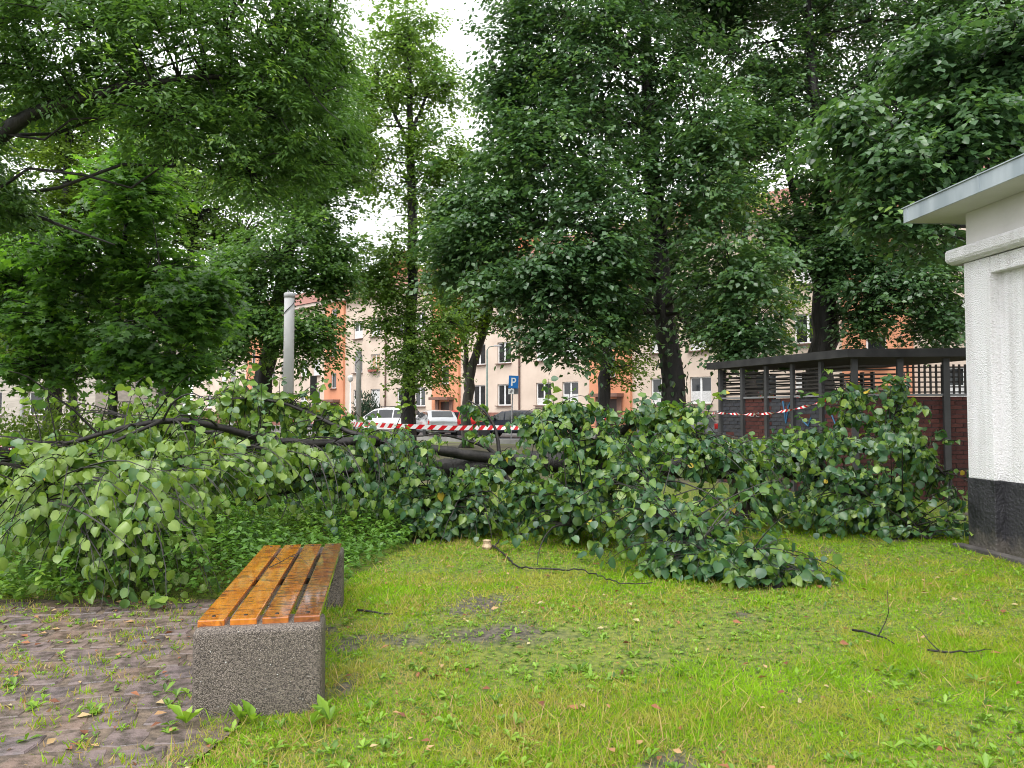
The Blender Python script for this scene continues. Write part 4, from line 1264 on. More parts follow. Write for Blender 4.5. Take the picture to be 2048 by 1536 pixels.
for i in big:
    o = link("leaf", leaf_me[min(9, int(LR_[i] * 9.9))][random.randrange(6)], FT)
    ax = unit(LA_[i][None])[0]
    x = unit(np.cross(ax, LN_[i])[None])[0]
    n_ = np.cross(x, ax)
    M4 = Matrix(((x[0], ax[0], n_[0], 0), (x[1], ax[1], n_[1], 0), (x[2], ax[2], n_[2], 0), (0, 0, 0, 1)))
    s = float(LS_[i])
    o.matrix_local = Matrix.Translation(Vector(LP_[i] - ft_base)) @ M4 @ Matrix.Diagonal((s, s, s, 1))

# splintered stump under the butt of the trunk
st = P(1500, 970, 10.4); st[2] = 0
ST = thing("tree_stump", st, "dark splintered stump in the gap of the fallen foliage", "stump")
ring, prof = 14, [(.42, -.1), (.34, .08), (.29, .3), (.28, .62)]
s_ = MB()
vv_ = []
for r, h in prof:
    for k in range(ring):
        a = 2 * math.pi * k / ring
        vv_.append((r * math.cos(a) * random.uniform(.92, 1.08), r * math.sin(a) * random.uniform(.92, 1.08), h + (random.uniform(-.1, .06) if h > .5 else 0)))
vv_.append((0, 0, .52))
ff = [(i * ring + k, i * ring + (k + 1) % ring, (i + 1) * ring + (k + 1) % ring, (i + 1) * ring + k) for i in range(3) for k in range(ring)]
s_.add(vv_, ff).build("bark", noise_mat("earthy stump bark", (0.03, 0.022, 0.018), (0.09, 0.065, 0.05), scale=9, rough=.85, bump=.9, bscale=26), ST)
MB().add(vv_[-ring - 1:], [(k, (k + 1) % ring, ring) for k in range(ring)]).build("broken_wood", noise_mat("raw splintered wood", (0.16, 0.09, 0.05), (0.32, 0.2, 0.11), scale=12, rough=.8, bump=.8), ST)

# ------------------------------------------------------------------ bench
m, nt, N, L, b = new_mat("exposed aggregate concrete")
tc = N.new("ShaderNodeTexCoord")
vo = N.new("ShaderNodeTexVoronoi"); vo.inputs['Scale'].default_value = 210.0
L.new(tc.outputs['Object'], vo.inputs['Vector'])
sep = N.new("ShaderNodeSeparateColor")
L.new(vo.outputs['Color'], sep.inputs[0])
rp = N.new("ShaderNodeValToRGB")
for p_, c_ in ((.0, (0.045, 0.035, 0.029)), (.45, (0.09, 0.069, 0.057)), (.8, (0.165, 0.13, 0.108)), (1.0, (0.36, 0.30, 0.25))):
    e = rp.color_ramp.elements[0] if p_ == 0 else (rp.color_ramp.elements[1] if p_ == 1 else rp.color_ramp.elements.new(p_))
    e.position = p_
    e.color = (*c_, 1)
L.new(sep.outputs[0], rp.inputs[0])
dk = N.new("ShaderNodeMapRange"); dk.inputs[1].default_value, dk.inputs[2].default_value = .0, .75
dk.inputs[3].default_value, dk.inputs[4].default_value = 1.0, .45
L.new(vo.outputs['Distance'], dk.inputs[0])
ml = N.new("ShaderNodeMix"); ml.data_type = 'RGBA'; ml.blend_type = 'MULTIPLY'; ml.inputs[0].default_value = 1.0
L.new(rp.outputs[0], ml.inputs[6]); L.new(dk.outputs[0], ml.inputs[7]); L.new(ml.outputs[2], b.inputs['Base Color'])
b.inputs['Roughness'].default_value = .6
bp = N.new("ShaderNodeBump"); bp.inputs['Strength'].default_value = .8; bp.inputs['Distance'].default_value = .005; bp.invert = True
L.new(vo.outputs['Distance'], bp.inputs['Height']); L.new(bp.outputs[0], b.inputs['Normal'])
M_AGG = m
BA = math.atan2(-BENCH_DIR[0], BENCH_DIR[1])
BN = thing("bench", (BENCH_O[0], BENCH_O[1], 0), "wet orange slatted bench on two speckled concrete blocks", "bench", rz=BA)
BW, BL, BH = .62, 2.26, .44
for y0 in (0, BL - .26):
    MB().lohi((0, y0, -.05), (BW, y0 + .26, BH)).build("concrete_block", M_AGG, BN, bevel=.042, bseg=4)


def plank_mat(i, c1, c2, c3, wear):
    m, nt, N, L, b = new_mat("varnished plank %d" % i)
    tc = N.new("ShaderNodeTexCoord")
    mp = N.new("ShaderNodeMapping"); mp.inputs['Scale'].default_value = (22, 3.2, 8)
    mp.inputs['Location'].default_value = (i * 3.1, i * 1.7, 0)
    g = N.new("ShaderNodeTexNoise"); g.inputs['Scale'].default_value = 1.6; g.inputs['Detail'].default_value = 8; g.inputs['Distortion'].default_value = .7
    mp2 = N.new("ShaderNodeMapping"); mp2.inputs['Scale'].default_value = (9, 38, 9); mp2.inputs['Location'].default_value = (i * 2.3, i, 0)
    cr = N.new("ShaderNodeTexNoise"); cr.inputs['Scale'].default_value = 1.0; cr.inputs['Detail'].default_value = 6; cr.inputs['Distortion'].default_value = 1.2
    L.new(tc.outputs['Object'], mp.inputs[0]); L.new(mp.outputs[0], g.inputs[0])
    L.new(tc.outputs['Object'], mp2.inputs[0]); L.new(mp2.outputs[0], cr.inputs[0])
    rp = N.new("ShaderNodeValToRGB")
    rp.color_ramp.elements[0].position, rp.color_ramp.elements[0].color = .3, (*c1, 1)
    rp.color_ramp.elements[1].position, rp.color_ramp.elements[1].color = .7, (*c2, 1)
    L.new(g.outputs[0], rp.inputs[0])
    rc = N.new("ShaderNodeValToRGB")
    rc.color_ramp.elements[0].position, rc.color_ramp.elements[0].color = .56 - wear, (0, 0, 0, 1)
    rc.color_ramp.elements[1].position, rc.color_ramp.elements[1].color = .66 - wear * .6, (1, 1, 1, 1)
    L.new(cr.outputs[0], rc.inputs[0])
    mx = N.new("ShaderNodeMix"); mx.data_type = 'RGBA'
    mx.inputs[7].default_value = (*c3, 1)
    L.new(rc.outputs[0], mx.inputs[0]); L.new(rp.outputs[0], mx.inputs[6]); L.new(mx.outputs[2], b.inputs['Base Color'])
    mr = N.new("ShaderNodeMapRange"); mr.inputs[3].default_value, mr.inputs[4].default_value = .07, .34
    L.new(rc.outputs[0], mr.inputs[0]); L.new(mr.outputs[0], b.inputs['Roughness'])
    bp = N.new("ShaderNodeBump"); bp.inputs['Strength'].default_value = .55; bp.inputs['Distance'].default_value = .004
    L.new(cr.outputs[0], bp.inputs['Height']); L.new(bp.outputs[0], b.inputs['Normal'])
    b.inputs['Specular IOR Level'].default_value = .6
    b.inputs['Coat Weight'].default_value = 1.0
    b.inputs['Coat Roughness'].default_value = .06
    return m


PC = [((0.42, 0.12, 0.012), (0.62, 0.21, 0.022), (0.12, 0.028, 0.010), .05), ((0.42, 0.12, 0.012), (0.6, 0.20, 0.02), (0.12, 0.028, 0.010), .06),
      ((0.30, 0.085, 0.015), (0.46, 0.15, 0.024), (0.085, 0.024, 0.012), .085), ((0.19, 0.055, 0.018), (0.31, 0.095, 0.026), (0.06, 0.018, 0.012), .10)]
pw, pg = .128, .026
x = .012
for i in range(4):
    pl = MB().lohi((x, .062, BH - .006), (x + pw, BL - .062, BH + .030)).build("plank", plank_mat(i, *PC[i]), BN, bevel=.006)
    for yy in (.13, BL - .13):
        MB().lathe([(.010, BH + .0305), (.009, BH + .0345)], 8, (x + pw / 2, yy, 0)).build("bolt", plain_mat("dark steel", (0.05, 0.05, 0.05), .35, .8), pl)
    x += pw + pg
for yy in (BL / 2 - .03,):
    MB().lohi((.02, yy, BH - .04), (BW - .02, yy + .06, BH)).build("cross_bar", plain_mat("dark steel", (0.05, 0.05, 0.05), .35, .8), BN)

# ------------------------------------------------------------------ loose twigs
def twig(name, label, paths, base_uv, mat=M_TWIG, z=.03):
    b0 = G(*base_uv)
    t = thing(name, b0, label, "twig")
    for k, (pts, r) in enumerate(paths):
        q = []
        for p in pts:
            g = G(p[0], p[1]) if len(p) == 2 else G(p[0], p[1]) * np.array([1, 1, 0]) + np.array([0, 0, p[2]])
            if len(p) == 2: g[2] = z
            q.append(g - b0)
        q = np.array(q)
        dd = np.r_[0, np.cumsum(np.linalg.norm(np.diff(q, axis=0), axis=1))]
        s = np.linspace(0, dd[-1], max(5, int(dd[-1] / .05)))
        qq = np.stack([np.interp(s, dd, q[:, j]) for j in range(3)], 1)
        qq[1:-1] += rng.normal(0, .006, (len(qq) - 2, 3))
        MB().tube(qq, np.linspace(r, r * .35, len(qq)) * .72, 6, wob=.15).build("stem" if k == 0 else "side_shoot", mat, t, smooth=True)
    return t


tw = twig("broken_branch", "long dark bent branch on the lawn with pale torn end", [([(985, 1100), (1005, 1115), (1030, 1140), (1060, 1147), (1120, 1150), (1155, 1150), (1200, 1165), (1245, 1180), (1305, 1177)], .016),
                                                             ([(990, 1103), (1002, 1095, .10)], .018)], (985, 1100), z=.05)
MB().lathe([(.0, 0), (.045, .01), (.06, .04), (.04, .08), (.05, .11), (.0, .12)], 9, (-.06, -.02, 0)).build("torn_wood", noise_mat("pale torn wood", (0.35, 0.24, 0.14), (0.6, 0.46, 0.3), scale=25, rough=.8, bump=.8), tw)
twig("broken_branch", "short dark branch poking out below the fallen crown", [([(1030, 1088), (1045, 1080, .08), (1065, 1068, .18), (1090, 1055, .3)], .022)], (1030, 1088))
twig("broken_twig", "thick dark twig with upright side shoot on the lawn", [([(1705, 1275, .05), (1750, 1284, .05), (1790, 1298, .03)], .013), ([(1757, 1287, .05), (1768, 1282, .10), (1776, 1285, .22), (1777, 1285, .34)], .006)], (1705, 1275))
twig("broken_twig", "forked brown twig on the lawn towards the picture corner", [([(1855, 1310), (1910, 1316), (1990, 1310)], .009), ([(1885, 1315, .03), (1862, 1308, .07), (1830, 1296, .14)], .006)], (1855, 1310))
twig("broken_twig", "short dark stick in the grass beside the bench", [([(715, 1228), (750, 1232), (785, 1236)], .014)], (715, 1228))
bt = thing("broken_twig", BENCH_O.tolist() + [BH + .032], "thin forked twig lying on the bench slats", "twig", rz=BA)
MB().tube([(.18, 1.30, .004), (.24, 1.42, .016), (.28, 1.60, .018), (.37, 1.85, .022)], [.0035, .003, .0025, .0015], 5).build("stem", M_TWIG, bt)
MB().tube([(.24, 1.42, .016), (.17, 1.62, .02), (.16, 1.72, .004)], [.0025, .002, .0015], 5).build("side_shoot", M_TWIG, bt)
MB().tube([(.28, 1.60, .018), (.36, 1.52, .02), (.42, 1.36, .006)], [.0025, .002, .0015], 5).build("side_shoot", M_TWIG, bt)

# ------------------------------------------------------------------ poles, sign, lamps, tape
M_POLE = noise_mat("pale grey painted steel", (0.56, 0.55, 0.57), (0.68, 0.67, 0.69), scale=1.5, rough=.5, bump=.1, bscale=30)
M_POLED = noise_mat("weathered grey pole base", (0.36, 0.36, 0.37), (0.48, 0.48, 0.49), scale=3, rough=.6)
M_CABLE = plain_mat("black cable", (0.02, 0.02, 0.02), .5)


def tall_pole(u, vtop, Y, r, label, joint=.28):
    top = P(u, vtop, Y)
    b0 = np.array([top[0], top[1], 0])
    h = top[2]
    t = thing("steel_pole", b0, label, "pole", "stout round poles in a row")
    j = h * joint
    MB().lathe([(r * 1.12, -.1), (r * 1.1, j), (r * 1.0, j + .02)], 20).build("base_sleeve", M_POLED, t, smooth=True)
    MB().lathe([(r, j + .02), (r * .97, h - .12), (r * .97, h - .1)], 20).build("shaft", M_POLE, t, smooth=True)
    MB().lathe([(r * 1.04, h - .12), (r * 1.04, h - .02), (r * .9, h)], 20).build("cap", M_POLED, t, smooth=True)
    a = np.linspace(-.4, 1.5, 14)
    MB().tube([((r + .012) * math.cos(-k * 1.6), (r + .012) * math.sin(-k * 1.6), h - .16 - .32 * max(0, k) ** .8 * .8) for k in a], .010, 5).build("cable", M_CABLE, t)
    a = np.linspace(-1.2, 1.6, 14)
    MB().tube([((r + .012) * math.cos(-1.57 + k), (r + .012) * math.sin(-1.57 + k), j + .12 + .18 * (k + 1.2) * -.6 + .3) for k in a], .010, 5).build("cable", M_CABLE, t)


tall_pole(579, 586, 18, .125, "tall stout pale grey pole with a cable looped below its cap")
tall_pole(718, 701, 30, .105, "second pale grey pole standing in front of the orange bay windows")
tall_pole(467, 736, 36, .105, "farthest short looking grey pole half hidden behind leaves")

M_BLUE = plain_mat("blue sign sheet", (0.012, 0.15, 0.47), .35, var=.05)
M_GALV = plain_mat("galvanised post", (0.33, 0.34, 0.35), .4, .5)
M_SIGNG = plain_mat("grey sign back", (0.23, 0.23, 0.24), .5)
sp = P(1022, 880, 38); sp[2] = 0
SG = thing("parking_sign", sp, "blue parking sign with white P on a thin post before the dark car", "sign")
post_top = P(1026, 752, 38) - sp
MB().tube([(0, 0, -.1), (post_top[0] * .6, 0, 1.8), (post_top[0], 0, post_top[2])], .032, 8).build("post", M_GALV, SG)
ry = math.radians(3)
pc = P(1027, 764, 38) - sp
SGO_mesh = MB().box((0, 0, 0), (.49, .012, .64)).mesh("blue_plate", M_BLUE)
SGO = link("blue_plate", SGO_mesh, SG)
SGO.location = (pc[0], -.045, pc[2])
SGO.rotation_euler = (0, ry, math.radians(-8))
lt = MB().lohi((-.12, -.0115, -.20), (-.045, -.0075, .21))
arc = [(-.045, .21)] + [(.03 + .105 * math.cos(t), .085 + .125 * math.sin(t)) for t in np.linspace(math.pi / 2, -math.pi / 2, 11)] + [(-.045, -.04)]
inn = [(-.045, .145)] + [(.025 + .042 * math.cos(t), .085 + .06 * math.sin(t)) for t in np.linspace(math.pi / 2, -math.pi / 2, 11)] + [(-.045, .025)]
na = len(arc)
lt.add([(x, -.0115, z) for x, z in arc] + [(x, -.0115, z) for x, z in inn] + [(x, -.0075, z) for x, z in arc] + [(x, -.0075, z) for x, z in inn],
       [(i, i + 1, na + i + 1, na + i) for i in range(na - 1)] + [(i + 1, i, 2 * na + i, 2 * na + i + 1) for i in range(na - 1)])
lt.build("letter", M_WPAINT, SGO)
sm = MB().box((0, 0, 0), (.30, .012, .27)).build("small_plate", M_WPAINT, SG)
p2 = P(1024, 783, 38) - sp
sm.location = (p2[0] - .04, -.045, p2[2])
MB().box((0, -.008, 0), (.10, .003, .18), M=Matrix.Rotation(.5, 3, 'Y')).build("pictogram", M_SIGNG, sm)
gp_ = MB().box((0, 0, 0), (.34, .012, .32)).build("rear_plate", M_SIGNG, SG)
gp_.location = (p2[0] + .16, .045, p2[2] + .02)

bs = P(626, 870, 26); bs[2] = 0
IB = thing("information_board", bs, "narrow black board on a thin post between pole and orange bay", "sign")
MB().tube([(0, 0, -.1), (0, 0, 2.0)], .03, 8).build("post", plain_mat("black post", (0.02, 0.02, 0.022), .5), IB)
MB().lohi((-.11, -.04, 1.92), (.11, .04, 2.78)).build("board", plain_mat("black board", (0.012, 0.014, 0.014), .5), IB, bevel=.01)

M_LAMPG = plain_mat("green grey lamp post", (0.10, 0.15, 0.13), .5)
ls = P(974, 880, 44); ls[2] = 0
LM = thing("street_lamp", ls, "slim green grey lamp post between the windows near the parking sign", "street lamp")
top = (P(974, 700, 44) - ls)[2]
MB().lathe([(.09, -.1), (.085, 1.2), (.06, 1.25), (.045, top)], 10).build("post", M_LAMPG, LM, smooth=True)
MB().tube([(0, 0, top), (.12, 0, top + .18), (.5, 0, top + .25)], .03, 6).build("arm", M_LAMPG, LM)
MB().box((.62, 0, top + .25), (.45, .16, .09)).build("lamp_head", M_POLED, LM, bevel=.02)
ls = P(700, 880, 48); ls[2] = 0
LM = thing("street_lamp", ls, "short white lamp post with round head before the cream wall", "street lamp")
top = (P(700, 764, 48) - ls)[2]
MB().lathe([(.07, -.1), (.06, .8), (.04, .85), (.035, top)], 10).build("post", M_WPAINT, LM, smooth=True)
MB().lathe([(.04, top), (.16, top + .1), (.18, top + .25), (.20, top + .32), (.06, top + .45)], 14).build("lamp_head", plain_mat("milk glass lamp", (0.6, 0.6, 0.58), .3), LM, smooth=True)

m, nt, N, L, b = new_mat("red white barrier tape")
at = N.new("ShaderNodeAttribute"); at.attribute_name = "along"
fr = N.new("ShaderNodeMath"); fr.operation = 'FRACT'
gt = N.new("ShaderNodeMath"); gt.operation = 'GREATER_THAN'; gt.inputs[1].default_value = .5
mx = N.new("ShaderNodeMix"); mx.data_type = 'RGBA'
mx.inputs[6].default_value = (0.78, 0.77, 0.77, 1); mx.inputs[7].default_value = (0.62, 0.012, 0.02, 1)
L.new(at.outputs['Fac'], fr.inputs[0]); L.new(fr.outputs[0], gt.inputs[0]); L.new(gt.outputs[0], mx.inputs[0]); L.new(mx.outputs[2], b.inputs['Base Color'])
b.inputs['Roughness'].default_value = .35
M_TAPE = m


def tape(label, pts, width, twist=0.0, sag=0.0):
    q = np.array([P(*p) for p in pts])
    dd = np.r_[0, np.cumsum(np.linalg.norm(np.diff(q, axis=0), axis=1))]
    n = max(20, int(dd[-1] / .05))
    s = np.linspace(0, dd[-1], n)
    c = np.stack([np.interp(s, dd, q[:, k]) for k in range(3)], 1)
    for _ in range(6):
        c[1:-1] = (c[:-2] + 2 * c[1:-1] + c[2:]) / 4
    a = np.sin(s * 1.7 + 1) * .25 + twist * s
    t = unit(np.gradient(c, axis=0))
    upv = np.array([0, 0, 1.0])
    sd = unit(np.cross(t, upv))
    w = upv[None] * np.cos(a)[:, None] + sd * np.sin(a)[:, None]
    thick = sd * np.cos(a)[:, None] * .0006
    V = np.concatenate([c + w * width / 2 + thick, c - w * width / 2 + thick])
    F = np.array([[i, i + 1, n + i + 1, n + i] for i in range(n - 1)])
    al = np.concatenate([s / (width * 2.4), s / (width * 2.4) + .42])
    o0 = c[0].copy()
    o = link("barrier_tape", np_mesh("barrier_tape", V - o0, F, M_TAPE, {'along': al}, smooth=True))
    o.location = o0
    return tag(o, label, "tape", "red and white barrier tape")


tape("red and white tape strung behind the fallen crown in front of the parked cars", [(585, 842, 17.8), (640, 845, 15), (715, 849, 12), (800, 852, 11.4), (900, 856, 11.4), (1040, 855, 12.2), (1200, 840, 16), (1345, 832, 19.5)], .072)
tape("twisted red and white tape sagging across the bin shelter bricks", [(1350, 826, 19.5), (1440, 826, 16), (1490, 829, 15.3), (1540, 827, 14.6), (1600, 816, 13.9), (1665, 797, 13.2)], .05, twist=7)
tape("short red and white tape end among the leaves at the hedge", [(-60, 890, 12), (20, 895, 10), (60, 899, 9.4)], .06)

# ------------------------------------------------------------------ parked cars
M_TYRE = plain_mat("tyre rubber", (0.015, 0.015, 0.016), .8)
M_RIM = plain_mat("alloy rim", (0.4, 0.4, 0.42), .3, .8)
M_CGLASS = noise_mat("car glass", (0.01, 0.012, 0.014), (0.03, 0.034, 0.036), scale=1, rough=.05, spec=.7)
M_TAIL = plain_mat("red tail lamp", (0.55, 0.02, 0.02), .2)
M_HEAD = plain_mat("headlamp glass", (0.6, 0.62, 0.65), .1)
M_BLACKPL = plain_mat("black car trim", (0.02, 0.02, 0.02), .6)


def car(label, u, Y, paint, heading, kind="hatch", light=None):
    """heading: direction of the bonnet in degrees from +X"""
    g = P(u, 880, Y); g[2] = .15
    t = thing("parked_car", g, label, "car", "cars parked along the street", rz=math.radians(heading))
    if kind == "estate":
        Lc, W, ST_ = 4.7, .89, [(-2.35, .42, .78, .78), (-2.30, .30, .92, .95), (-2.15, .27, .95, 1.05), (-1.85, .25, .96, 1.40), (-1.5, .24, .96, 1.46), (-.4, .24, .95, 1.48), (.35, .24, .94, 1.42), (.75, .24, .93, 1.18), (1.15, .24, .90, .94), (1.8, .25, .82, .84), (2.2, .30, .68, .70), (2.35, .40, .55, .56)]
    elif kind == "suv":
        Lc, W, ST_ = 4.4, .90, [(-2.2, .5, .85, .85), (-2.15, .36, 1.0, 1.03), (-2.0, .32, 1.03, 1.2), (-1.75, .30, 1.03, 1.54), (-1.4, .30, 1.03, 1.62), (-.3, .30, 1.02, 1.64), (.4, .30, 1.0, 1.56), (.8, .30, .99, 1.3), (1.2, .30, .97, 1.02), (1.8, .30, .90, .93), (2.1, .36, .76, .8), (2.2, .46, .6, .62)]
    else:
        Lc, W, ST_ = 4.1, .86, [(-2.05, .42, .80, .80), (-2.0, .30, .93, .96), (-1.85, .27, .96, 1.1), (-1.55, .25, .96, 1.40), (-1.2, .24, .96, 1.47), (-.3, .24, .95, 1.49), (.3, .24, .93, 1.43), (.7, .24, .92, 1.2), (1.15, .24, .88, .92), (1.65, .25, .80, .83), (1.95, .30, .66, .69), (2.05, .40, .54, .56)]
    body = MB()
    rows = []
    for x, zb, zt, zr in ST_:
        k = max(0, (zr - zt - .1)) / .5
        tap = 1 - .10 * max(0, (abs(x) - Lc / 2 + .35) / .35)
        w = W * tap
        wr = w * (1 - .20 * min(1, k)) - .02
        rows.append([(x, w * .86, zb), (x, w, zb + .12), (x, w * 1.0, (zb + zt) / 2), (x, w * .975, zt), (x, wr, max(zr - .06, zt + .004)), (x, wr * .8, zr), (x, 0, zr + .015)])
    full = []
    for r in rows:
        full.append(r + [(p[0], -p[1], p[2]) for p in r[-2::-1]])
    m_ = len(full[0])
    V_ = [p for r in full for p in r]
    F_ = [(i * m_ + k, i * m_ + k + 1, (i + 1) * m_ + k + 1, (i + 1) * m_ + k) for i in range(len(full) - 1) for k in range(m_ - 1)]
    F_ += [(i * m_, (i + 1) * m_, (i + 1) * m_ + m_ - 1, i * m_ + m_ - 1) for i in range(len(full) - 1)]
    F_ += [tuple(range(m_))[::-1], tuple((len(full) - 1) * m_ + k for k in range(m_))]
    bo = body.add(V_, F_).build("body", paint, t, smooth=True)
    mod = bo.modifiers.new("edge", 'EDGE_SPLIT'); mod.split_angle = math.radians(38)

    def side_pt(x, f, sgn):
        for i in range(len(ST_) - 1):
            if ST_[i][0] <= x <= ST_[i + 1][0]:
                a = (x - ST_[i][0]) / (ST_[i + 1][0] - ST_[i][0])
                p, q = rows[i], rows[i + 1]
                lo = [p[3][j] * (1 - a) + q[3][j] * a for j in range(3)]
                hi = [p[4][j] * (1 - a) + q[4][j] * a for j in range(3)]
                r = [lo[j] * (1 - f) + hi[j] * f for j in range(3)]
                return (r[0], (r[1] + .008) * sgn, r[2])
    i_r = 3
    xa, xm, xb, xc = ST_[2][0] + .25, -.95, .05, ST_[7][0] + .12
    for sgn in (-1, 1):
        for a, c, n_ in ((xa, xm - .05, 5), (xm + .03, xb - .04, 4), (xb + .04, xc, 6)):
            w_ = MB()
            xs_ = np.linspace(a, c, n_)
            lo = [side_pt(x, .05, sgn) for x in xs_]
            hi = [side_pt(x, .9, sgn) for x in xs_]
            w_.add(lo + hi, [(i, i + 1, n_ + i + 1, n_ + i) for i in range(n_ - 1)])
            w_.build("side_window", M_CGLASS, t)
        MB().lohi((-.45, W * sgn - .012, .78), (-.25, W * sgn + .012, .81)).build("door_handle", paint if light is None else M_BLACKPL, t)
        MB().lohi((.55, W * sgn + (0 if sgn > 0 else -.16), .93), (.68, W * sgn + (.16 if sgn > 0 else 0), 1.07)).build("mirror", paint, t, bevel=.02)
        tl = MB().lohi((ST_[0][0] - .012 + .06, sgn * W * .93 - .12, .72), (ST_[1][0] + .12, sgn * W * .93 + .035 * (1 if sgn > 0 else 1), .92))
        tl.build("tail_light", M_TAIL, t, bevel=.015)
        MB().lohi((ST_[-2][0] - .12, sgn * W * .72 - .16, .56), (ST_[-1][0] - .03, sgn * W * .72 + .1, .68)).build("headlight", M_HEAD, t, bevel=.02)
        for x in (-Lc / 2 + .78, Lc / 2 - .82):
            wh = link("wheel", None, t)
            wh.location = (x, sgn * (W - .10), .31)
            MB().lathe([(.20, -.1), (.29, -.1), (.32, -.06), (.32, .06), (.29, .1), (.20, .1)], 22, axis='Y').build("tyre", M_TYRE, wh, smooth=True)
            MB().lathe([(.205, -.085), (.19, -.075), (.06, -.06), (.05, .06), (.19, .075), (.205, .085)], 14, axis='Y').build("rim", M_RIM, wh)
            MB().lathe([(.36, -.006), (.36, .006)], 22, (x, sgn * (W + .002), .32), axis='Y').build("wheel_arch", M_BLACKPL, t)
            wh.location.y = sgn * (W - .07)
    # windscreen and rear window
    for i0, i1 in ((7, 8), (2, 3)):
        p, q = rows[i0], rows[i1]
        def mid(r_, f): return [r_[4][0], r_[5][1] * f, r_[5][2]]
        a1, a2 = mid(p, .95), mid(q, .95)
        off = .02
        sx = off * .7 if i0 == 7 else -off * .7
        w_ = MB().add([(a1[0] + sx, a1[1], a1[2] + .02), (a1[0] + sx, -a1[1], a1[2] + .02), (a2[0] + sx, -a2[1], a2[2] + .02), (a2[0] + sx, a2[1], a2[2] + .02)], [(0, 1, 2, 3)])
        w_.build("windscreen" if i0 == 7 else "rear_window", M_CGLASS, t)
    MB().lohi((ST_[0][0] - .03, -.26, .55), (ST_[0][0] - .012, .26, .66)).build("number_plate", M_WPAINT, t)
    MB().lohi((ST_[0][0] - .02, -W * .8, .36), (ST_[0][0] + .1, W * .8, .48)).build("bumper", M_BLACKPL, t, bevel=.02)
    if kind != "hatch":
        for sgn in (-1, 1):
            MB().tube([(-1.5, sgn * .6, 1.47 if kind == "estate" else 1.63), (-1.3, sgn * .6, 1.54 if kind == "estate" else 1.7), (.1, sgn * .6, 1.53 if kind == "estate" else 1.69), (.3, sgn * .6, 1.44 if kind == "estate" else 1.58)], .018, 6).build("roof_rail", M_BLACKPL, t)


def paint(name, c, metallic=.3):
    return noise_mat(name, tuple(x * .96 for x in c), c, scale=1, rough=.28, metallic=metallic, coat=.8)


HD = math.degrees(math.atan2(.703, -.711))
car("white hatchback seen between the second pole and the ash trunk", 772, 44, paint("white car paint", (0.75, 0.75, 0.76), 0), HD + 22, "suv")
car("silver car with dark rear window behind the ash trunk", 868, 42, paint("silver car paint", (0.42, 0.43, 0.44), .5), HD - 25, "hatch")
car("small red car half hidden between silver car and dark hatchback", 916, 46, paint("red car paint", (0.5, 0.015, 0.02), 0), HD, "hatch")
car("dark blue hatchback parked behind the parking sign", 1022, 41, paint("dark blue car paint", (0.012, 0.016, 0.03), .2), HD + 22, "hatch")
car("grey estate car with red tail lamp parked by the bin shelter", 1335, 31, paint("grey car paint", (0.16, 0.165, 0.17), .6), HD + 14, "estate")
car("light grey car just showing behind the grey estate", 1445, 38, paint("light grey car paint", (0.36, 0.37, 0.38), .5), HD, "hatch")
car("black car under the information board at the far kerb", 632, 56, paint("black car paint", (0.012, 0.012, 0.014), .2), HD, "hatch")

# ------------------------------------------------------------------ hedge, bushes and low undergrowth
L_HEDGE = leaf_mat("light hedge leaves", [(0, (0.075, 0.125, 0.025)), (.5, (0.138, 0.213, 0.037)), (1, (0.250, 0.338, 0.062))], .35, .45, .4)


def shrub(name, label, cat, c, R, n, size, mat, tpl=T_RHOMB, group=None, stems=9, up=.6):
    """bush: stems from the foot and leaves through the volume; c is the middle of its foot"""
    t = thing(name, c, label, cat, group)
    sm = MB()
    tips = []
    for k in range(stems):
        e = np.array([rng.uniform(-.7, .7) * R[0], rng.uniform(-.7, .7) * R[1], R[2] * rng.uniform(.5, .9)])
        sm.tube(bez(np.array([e[0] * .25, e[1] * .25, -.05]), e * np.array([.5, .5, .6]), e, 5), np.linspace(.014, .005, 5), 5, cap=False)
    s = sm.build("stems", M_TWIG, t)
    s['kind'] = "stuff"
    d_ = unit(rng.normal(size=(n, 3)))
    d_[:, 2] = abs(d_[:, 2])
    rad = rng.uniform(.3, 1, n) ** .5
    p = d_ * rad[:, None] * np.array(R)
    p *= (1 + .16 * wav(p * 3 + np.array(c), 1.6, 3))[:, None]
    p[:, 2] = abs(p[:, 2]) + .02
    ax = d_ + rng.normal(0, .6, (n, 3)) + np.array([0, 0, up])
    leaves_obj("foliage", tpl, p, ax, d_ + np.array([0, 0, .7]) + rng.normal(0, .4, (n, 3)), size * rng.uniform(.6, 1.3, n), np.clip(rng.beta(2, 2, n) + .15 * wav(p, 4, 2), 0, 1), mat, t)
    return t


for k, (u, Y, w, h) in enumerate([(-40, 13.2, 1.5, 1.35), (130, 13.6, 1.3, 1.45), (290, 14, 1.3, 1.42), (430, 14.5, 1.3, 1.35)]):
    g = P(u, 900, Y); g[2] = 0
    lab = ["yellow green hedge bush at the picture edge behind the fallen crown", "yellow green hedge bush before the slanting dark trunks", "yellow green hedge bush under the young maple", "yellow green hedge bush nearest to the tall grey pole"][k]
    shrub("hedge_bush", lab, "shrub", g, (w, .7, h), 9500, .07, L_HEDGE, group="clipped hedge behind the fallen tree")
L_CONIF = leaf_mat("conifer sprays", [(0, (0.015, 0.035, 0.018)), (1, (0.05, 0.09, 0.05))], .15, .5, .4)
g = np.array(bld_pt(-21.7 + 7.2, -1.6, 0))
shrub("conifer_bush", "low blue green conifer bush against the cream wall by the downpipe", "shrub", g, (1.3, 1.0, 3.0), 2600, .22, L_CONIF, T_NARROW, up=1.4)

